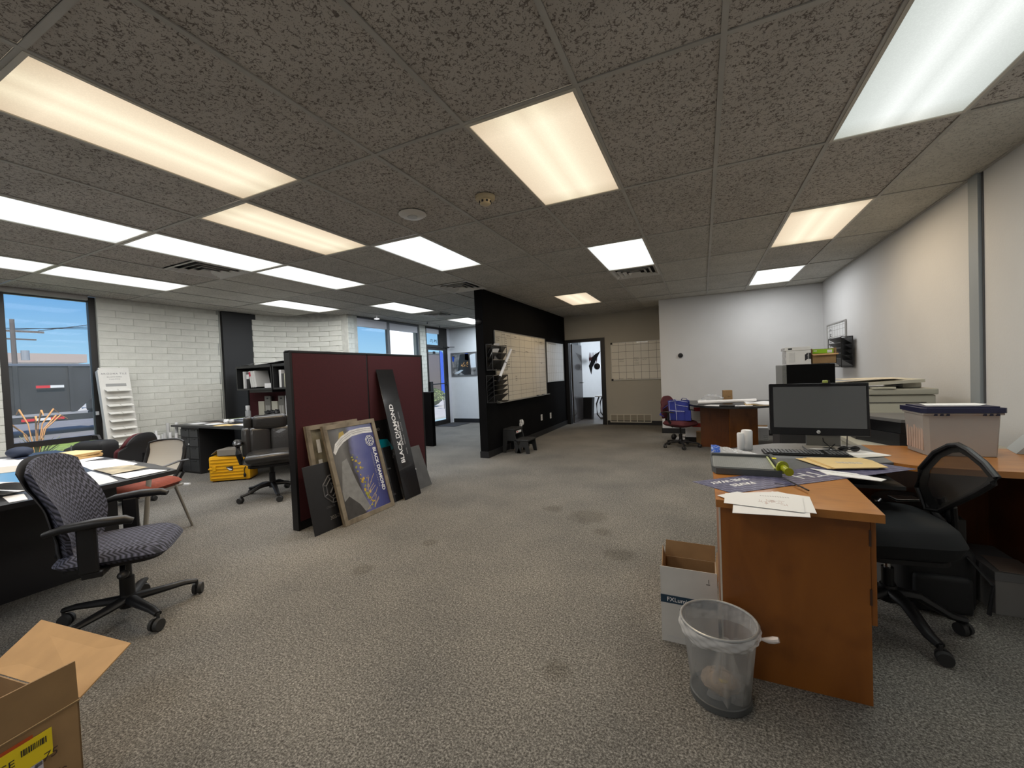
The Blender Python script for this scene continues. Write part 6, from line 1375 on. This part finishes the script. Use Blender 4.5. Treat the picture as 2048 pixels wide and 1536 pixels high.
for k, y in enumerate((-.245, .245)): B().box((0, 0, 0), (.10, .09, .34), bev=.04, seg=4, M=Matrix.Translation((-.170, y, .62)) @ Matrix.Rotation(math.radians(-10), 4, 'Y')).done('side_bolster', LEA, lc, True)
backpad(.50, .42, .06, .44, -.225, lean=.10, lumbar=.02, top_round=.5, wrap=.05, widen=lambda v: .94, n=14).done('backrest', LEA, lc, True)
B().box((-.215, 0, .835), (.125, .36, .175), bev=.058, seg=5).done('head_cushion', LEA, lc, True)
for y in (-.225, .225): B().box((-.225, y, .835), (.09, .09, .16), bev=.04, seg=4).done('head_wing', LEA, lc, True)
for s in (-1, 1):
    a = B().tube([(-.16, s*.30, .62), (-.02, s*.315, .655), (.12, s*.31, .65), (.15, s*.30, .63)], [.03, .042, .042, .028], 12, flat=.7).done('armrest', LEA, lc, True)
    B().tube([(.10, s*.305, .63), (.13, s*.30, .54), (.08, s*.28, .43), (-.02, s*.2, .40)], [.024, .03, .028, .02], 10).done('arm_support', BLACKP, a, True)

# ================================================================ ROOM BEYOND THE INNER DOORWAY
struct(B().bb(-3.55, -.9, YB+.121, 13.2, -.05, .0).done('floor_far_room', wood_mat('grey plank floor', (.12, .11, .11), (.24, .22, .21), rough=.35, axis=(1, 7, 1))))
struct(B().bb(-3.62, -.8, 13.2, 13.3, 0, 2.7).done('wall_far_room_back', WALL_WHITE)); struct(B().bb(-3.62, -3.5, YB+.12, 13.2, 0, 2.7).done('wall_far_room_left', WALL_WHITE)); struct(B().bb(-.9, -.8, YB+.12, 13.2, 0, 2.7).done('wall_far_room_right', WALL_WHITE))
struct(B().bb(-3.62, -.8, YB+.12, 13.3, 2.6, 2.7).done('ceiling_far_room', WALL_WHITE))
struct(B().box((-3.02, 12.1, 1.3), (.9, .1, 2.6), rz=math.radians(60)).done('wall_far_room_angled', WALL_WHITE))
la = bpy.data.lights.new('far_room_fill', 'AREA'); la.shape = 'RECTANGLE'; la.size = 1.4; la.size_y = 1.0; la.energy = 55; la.color = (.86, .93, 1)  # added area lamp standing in for daylight; the far room has no window
lo = bpy.data.objects.new('far_room_fill', la); COL.objects.link(lo); lo.location = (-1.0, 11.4, 1.9); lo.rotation_euler = (math.radians(75), 0, math.radians(75))
wbn = thing('waste_basket', 'black square waste basket just beyond the inner doorway', 'bin', (-2.83, 10.82, 0)); 
bm2 = B(); t1 = [(-.15, -.13), (.15, -.13), (.15, .13), (-.15, .13)]
bm2.surf(lambda u, v: ((.125+.035*v)*(1 if .25 <= (u+.125) % 1 < .75 else 1)*math.copysign(min(1, abs(math.cos(2*PI*u))*1.6), math.cos(2*PI*u)), (.115+.03*v)*math.copysign(min(1, abs(math.sin(2*PI*u))*1.6), math.sin(2*PI*u)), .003+.56*v), 48, 4, .004).done('body', BLACKP, wbn); B().bb(-.12, .12, -.11, .11, 0, .006).done('bottom', BLACKP, wbn)
bn = thing('side_table', 'white-topped side table with curved black legs seen through the doorway', 'table', (-2.30, 10.95, 0))
B().bb(-.30, .5, -.25, .28, .585, .612, .008).done('table_top', mat('white top', (.7, .7, .7), .3), bn)
for s in (-.2, .22): B().tube([(-.20, s, .585), (-.27, s, .40), (-.26, s, .12), (-.18, s, .02), (.4, s, .02)], .022, 10, flat=.8).done('leg', BLACKM, bn, True)
hp_ = thing('potted_plant', 'small plant with yellow-green leaves on the white side table', 'plant', (-2.12, 10.95, .613)); B().lathe([(0, 0), (.06, 0), (.08, .12), (.07, .12), (.05, .01)], 16).done('pot', mat('patterned pot', (.5, .5, .5), .5, var=.9, scale=40), hp_, True)
q = random.Random(14); lfm = mat('lime leaf', (.38, .60, .06), .5)
for k in range(18):
    a, r_, z = q.uniform(0, 2*PI), q.uniform(.05, .16), q.uniform(.16, .34)
    B().slab([(0, 0, .1), (r_*.6*math.cos(a+.3), r_*.6*math.sin(a+.3), z), (r_*math.cos(a), r_*math.sin(a), z*.98), (r_*.6*math.cos(a-.3), r_*.6*math.sin(a-.3), z)], .001).done('leaf', lfm, hp_)
ws = thing('wall_sculpture', 'dark red wavy wall sculpture beyond the inner doorway', 'sculpture', (-2.94, 11.75, 1.62), math.radians(60))
for k in range(6): B().tube([(-.15+k*.055, -.10, -.17+.02*(k % 2)), (-.17+k*.06, -.12, 0), (-.14+k*.058, -.10, .19)], [.004, .022, .004], 8, flat=.5).done('wavy_strip', mat('dark red enamel', (.10, .015, .015), .4), ws, True)
B().bb(-.12, .14, -.10, -.07, -.05, .05).done('bracket', INK, ws)
hs = thing('wall_lamp', 'black and white pointed wall sconce beyond the inner doorway', 'lamp', (-2.62, 11.3, 1.40), math.radians(0))
B().slab([(-.20, -.02, -.22), (-.26, -.02, .02), (-.12, -.02, .30), (.08, -.03, .42), (-.08, -.02, .12), (-.16, -.02, -.02)], .03).lathe([(.06, 0), (.085, .06), (.0, .07)], 18, M=Matrix.Translation((.0, -.06, .0)) @ Matrix.Rotation(PI/2, 4, 'X')).done('black_blade', BLACKP, hs)
B().lathe([(.05, 0), (.10, .03), (.08, .07), (.0, .08)], 20, M=Matrix.Translation((-.02, -.0, .0)) @ Matrix.Rotation(PI/2, 4, 'X')).done('white_shade', WHITEINK, hs, True)
B().cyl((0, 0, 0), (-.1, .35, 0), .01, n=6).done('wall_arm', BLACKM, hs)
# ================================================================ OUTSIDE
struct(B().bb(-60, XL-.3, -30, 60, -.12, -.06).done('ground', mat('pale concrete', (.42, .41, .39), .85, var=.1, scale=.6)))
gr = mat('sunlit grass', (.20, .28, .05), .9, var=.45, scale=9)
for k, (x0, x1) in enumerate(((-12.4, -10.4), (-14.9, -13.3), (-16.6, -15.6))): tag(B().bb(x0, x1, -6, 13, -.06, -.02).done('grass_strip', gr), ('nearest', 'middle', 'farthest')[k]+' sunlit grass strip seen through the big left window', 'grass', kind='stuff')
struct(B().bb(-30, -17.0, -20, 40, -.06, -.05).done('road', mat('asphalt', (.17, .17, .18), .9, var=.15, scale=2)))
# dump trailer
tr_ = thing('dump_trailer', 'dark dump trailer with red and white reflective tape outside the big window', 'trailer', (-20, 3.8, -.05))
TD = mat('dark trailer steel', (.030, .030, .034), .7, var=.35, scale=1.2); RED = mat('reflective red', (.60, .02, .03), .4); WHT = mat('reflective white', (.75, .75, .75), .4)
B().prism([(-4.5, .68), (2.35, .68), (3.1, 1.5), (2.95, 2.2), (-4.5, 2.2)], -1.1, 1.1, M=Matrix.Rotation(PI/2, 4, 'Z') @ Matrix.Rotation(PI/2, 4, 'X')).done('dump_body', TD, tr_)
B().bb(-1.05, 1.13, -4.5, 3.0, 2.2, 2.27).done('top_rail', mat('blue grey steel', (.12, .14, .19), .5), tr_)
b = B()
for y in (-3.4, -1.9, -.4, 1.0, 2.2): b.bb(1.1, 1.17, y, y+.1, .7, 2.2)
b.done('body_rib', TD, tr_)
B().bb(-1.0, 1.15, -4.6, 5.2, .42, .62).done('chassis_rail', mat('chassis black', (.03, .03, .032), .5), tr_); B().bb(1.1, 1.16, -4.5, 2.6, .62, .70).done('light_trim', mat('chassis grey', (.3, .3, .32), .5), tr_)
for y0, z, seq in ((1.45, 1.50, (RED, WHT)), (1.1, .48, (RED, WHT, RED))):
    y = y0
    for m in seq: B().bb(1.171, 1.18, y, y+.31, z, z+.08).done('reflective_tape', m, tr_); y += .31
for y in (-3.2, -2.0, 4.4):
    w__ = B().cyl((.6, y, .42), (1.0, y, .42), .42, n=24).done('wheel', RUBBER, tr_, True); B().cyl((1.0, y, .42), (1.02, y, .42), .2, n=16).done('wheel_hub', SILVER, w__)
B().bb(-.8, .95, 3.2, 5.4, .62, 1.75, .1).bb(-.9, 1.0, 3.4, 4.6, 1.0, 1.1).tube([(1.0, 3.3, .7), (1.05, 3.6, 1.5), (1.0, 4.2, 1.0)], .05, 6).done('hydraulic_gear', mat('chassis black', (.03, .03, .032), .5), tr_)
# building beyond, pole and wires
bb1 = thing('flat_building', 'pale flat-roofed building behind the trailer', 'building', (-44, 8, -.05)); B().bb(-4, 0, -16, 6.6, 0, 3.6).done('wall', mat('sunlit stucco', (.75, .73, .70), .8), bb1); B().bb(-4, .3, -16, 7.0, 3.6, 4.25).done('roof', mat('brown roof edge', (.40, .33, .29), .8), bb1)
po1 = thing('utility_pole', 'wooden utility pole with crossarms beyond the trailer', 'pole', (-32, 8.25, -.05)); wdp = mat('grey pole wood', (.12, .10, .09), .8)
B().cyl((0, 0, 0), (0, 0, 5.2), .12, .09, 10).done('pole', wdp, po1); B().bb(-.05, .05, -1.1, 1.1, 4.55, 4.65).bb(-.05, .05, -.8, .8, 4.15, 4.22).done('crossarm', wdp, po1); B().cyl((.1, .35, 3.1), (.1, .35, 3.6), .16, n=12).done('transformer', mat('transformer grey', (.3, .32, .34), .5), po1)
for k in range(3): tag(B().tube([(-32, 8.25-.9+k*.9, 4.62), (-33, 11.5, 5.0+.12*k), (-37, 26, 7.4+.3*k)], .018, 5).done('power_line', BLACKP), ('lowest', 'middle', 'highest')[k]+' overhead wire running right from the utility pole', 'cable')
po2 = thing('utility_pole', 'second utility pole further along carrying four wires', 'pole', (-30, 13.8, -.05)); B().cyl((0, 0, 0), (0, 0, 8.4), .14, .1, 10).done('pole', wdp, po2)
for k in range(4): tag(B().tube([(-30, 13.85, 6.6+.5*k), (-30, 45, 8.2+.7*k)], .03, 5).done('power_line', BLACKP), ('lowest', 'second lowest', 'second highest', 'highest')[k]+' overhead wire seen through the entrance windows', 'cable')
# dry ornamental grass outside the sill
og = thing('ornamental_grass', 'dry orange and green ornamental grass outside the big window', 'plant', (-9.3, 2.55, -.06)); q = random.Random(17); b = B(); b2 = B()
for k in range(60):
    a = q.uniform(0, 2*PI); r_ = q.uniform(.1, .35); h_ = q.uniform(.5, .95); b.tube([(0, 0, 0), (r_*.5*math.cos(a), r_*.5*math.sin(a), h_*.6), (r_*math.cos(a), r_*math.sin(a), h_*.75)], [.008, .006, .002], 4)
for k in range(8):
    a = q.uniform(0, 2*PI); h_ = q.uniform(.9, 1.15); b2.tube([(0, 0, .3), (.12*math.cos(a), .12*math.sin(a), h_*.8), (.25*math.cos(a), .30*math.sin(a), h_), (.30*math.cos(a), .38*math.sin(a), h_*.93)], [.006, .008, .014, .004], 5)
o = b.done('blade', mat('olive blade', (.30, .33, .10), .8), og); o['kind'] = 'stuff'; o = b2.done('seed_head', mat('orange straw', (.60, .30, .10), .8), og)
hd = thing('shrub', 'dark evergreen shrub at the left frame edge outside the window', 'shrub', (-8.6, 1.66, -.06)); b = B(); q = random.Random(18)
for k in range(500):
    a, z = q.uniform(0, 2*PI), q.uniform(.9, 1.85); r_ = q.uniform(.1, .27); c = Vector((r_*math.cos(a), r_*math.sin(a), z)); d = Vector((q.uniform(-1, 1), q.uniform(-1, 1), q.uniform(-1, 1)))*.05
    b.quad([c, c+d, c+d*.6+Vector((.02, .03, .02)), c+Vector((.03, -.01, .03))])
o = b.done('foliage', mat('dark leaf', (.02, .04, .02), .8), hd); o['kind'] = 'stuff'; B().cyl((0, 0, 0), (0, 0, 1.2), .05, .03).done('stem', wdp, hd)
# seen through the entrance side
w2_ = thing('white_building', 'sunlit white building filling the right entrance window', 'building', (-16, 18.12, -.06)); B().prism([(0, 0), (0, 2.75), (-3, 5.9), (-3, 3.6)], 0, 5.2).done('wall', mat('bright stucco', (.95, .95, .95), .8), w2_); B().bb(.0, .06, .8, 1.9, 0, 1.6).done('door', GREYF, w2_); B().prism([(.1, 0), (.1, 2.75), (-3, 5.9), (-3, 3.6)], 5.21, 5.3).done('roof', MATS['bright stucco'], w2_)
br_ = thing('brick_building', 'purple-brown brick building seen through the glass door', 'building', (-20, 25.6, -.06)); brm, t_, b_ = nodes('far brick'); tcx = N(t_, 'ShaderNodeTexCoord'); mpx = N(t_, 'ShaderNodeMapping'); mpx.inputs['Rotation'].default_value = (PI/2, 0, PI/2); t_.links.new(tcx.outputs['Object'], mpx.inputs[0]); bk = N(t_, 'ShaderNodeTexBrick', Scale=2.0); bk.inputs['Color1'].default_value = (.07, .036, .046, 1); bk.inputs['Color2'].default_value = (.09, .048, .06, 1); bk.inputs['Mortar'].default_value = (.12, .09, .10, 1); bk.inputs['Brick Width'].default_value = .8; bk.inputs['Row Height'].default_value = .25; t_.links.new(mpx.outputs[0], bk.inputs[0]); t_.links.new(bk.outputs[0], b_.inputs[0])
B().bb(-6, 0, .0, 12, 0, 3.25).done('wall', brm, br_); B().bb(-6.1, .05, -.05, 12.1, 3.25, 3.4).done('roof_edge', GREYF, br_); B().bb(.0, .04, 3.0, 3.9, 1.2, 2.0).done('window', WHT, br_)
kb_ = tag(B().bb(-19.9, -16.5, 24.6, 40, -.06, .10).done('verge', mat('yellow green verge', (.40, .45, .05), .9)), 'yellow-green verge strip before the brick building', 'verge')
bs_ = thing('banner', 'tall blue feather banner outside the glass door', 'banner', (-13.2, 18.9, -.06)); B().prism([(-.0, .3), (.42, .5), (.45, 2.3), (.25, 2.75), (.0, 2.8)], -.01, .01, M=Matrix.Rotation(PI/2, 4, 'Z') @ Matrix.Rotation(PI/2, 4, 'X')).done('cloth', mat('banner blue', (.02, .08, .55), .5), bs_); B().cyl((0, 0, 0), (0, 0, 2.8), .02).done('mast', BLACKM, bs_)
bu = thing('bush', 'pale green leafy bush outside the glass door', 'shrub', (-11.2, 15.3, -.06)); b = B(); q = random.Random(19)
for k in range(1400):
    a, e_ = q.uniform(0, 2*PI), q.uniform(-.4, 1.5); r_ = q.uniform(.35, .55); c = Vector((r_*math.cos(a)*math.cos(e_)*1.1, r_*math.sin(a)*math.cos(e_)*1.1, .42+r_*math.sin(e_)*.75)); d = Vector((q.uniform(-1, 1), q.uniform(-1, 1), q.uniform(-1, 1)))*.05
    b.quad([c, c+d, c+d*.6+Vector((.03, .03, .02)), c+Vector((.03, -.02, .04))])
o = b.done('foliage', mat('pale leaf', (.32, .38, .16), .8, var=.4, scale=6), bu); o['kind'] = 'stuff'; B().ball((0, 0, .40), .42, (1.05, 1.05, .85), 14).done('inner_twigs', mat('twig dark', (.10, .11, .06), .9), bu)
pa_ = thing('path_lamp', 'small black path lamp beside the bush outside', 'lamp', (-9.9, 14.35, -.06)); B().cyl((0, 0, 0), (0, 0, .55), .012).lathe([(0, .62), (.09, .55), (.0, .56)], 16).done('post', BLACKM, pa_)
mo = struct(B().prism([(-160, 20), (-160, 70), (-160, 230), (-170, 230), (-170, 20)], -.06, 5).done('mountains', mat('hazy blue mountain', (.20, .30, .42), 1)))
me = mo.data
b = B(); q = random.Random(23); pts = []
for k in range(25): pts.append((20+k*9.0, 4+5*abs(math.sin(k*.55))*q.uniform(.6, 1)+ (5 if 9 < k < 16 else 0)))
b.prism([(20, -.1)]+pts+[(236, -.1)], 160, 170, M=Matrix(((0, 0, -1, 0), (1, 0, 0, 0), (0, 1, 0, 0), (0, 0, 0, 1)))); nm = bpy.data.meshes.new('mountains'); bmesh.ops.recalc_face_normals(b.b, faces=b.b.faces); b.b.to_mesh(nm); nm.materials.append(MATS['hazy blue mountain']); mo.data = nm

# ---------------------------------------------------------------- drop empty leftovers
for me in list(bpy.data.meshes):
    if me.users == 0: bpy.data.meshes.remove(me)
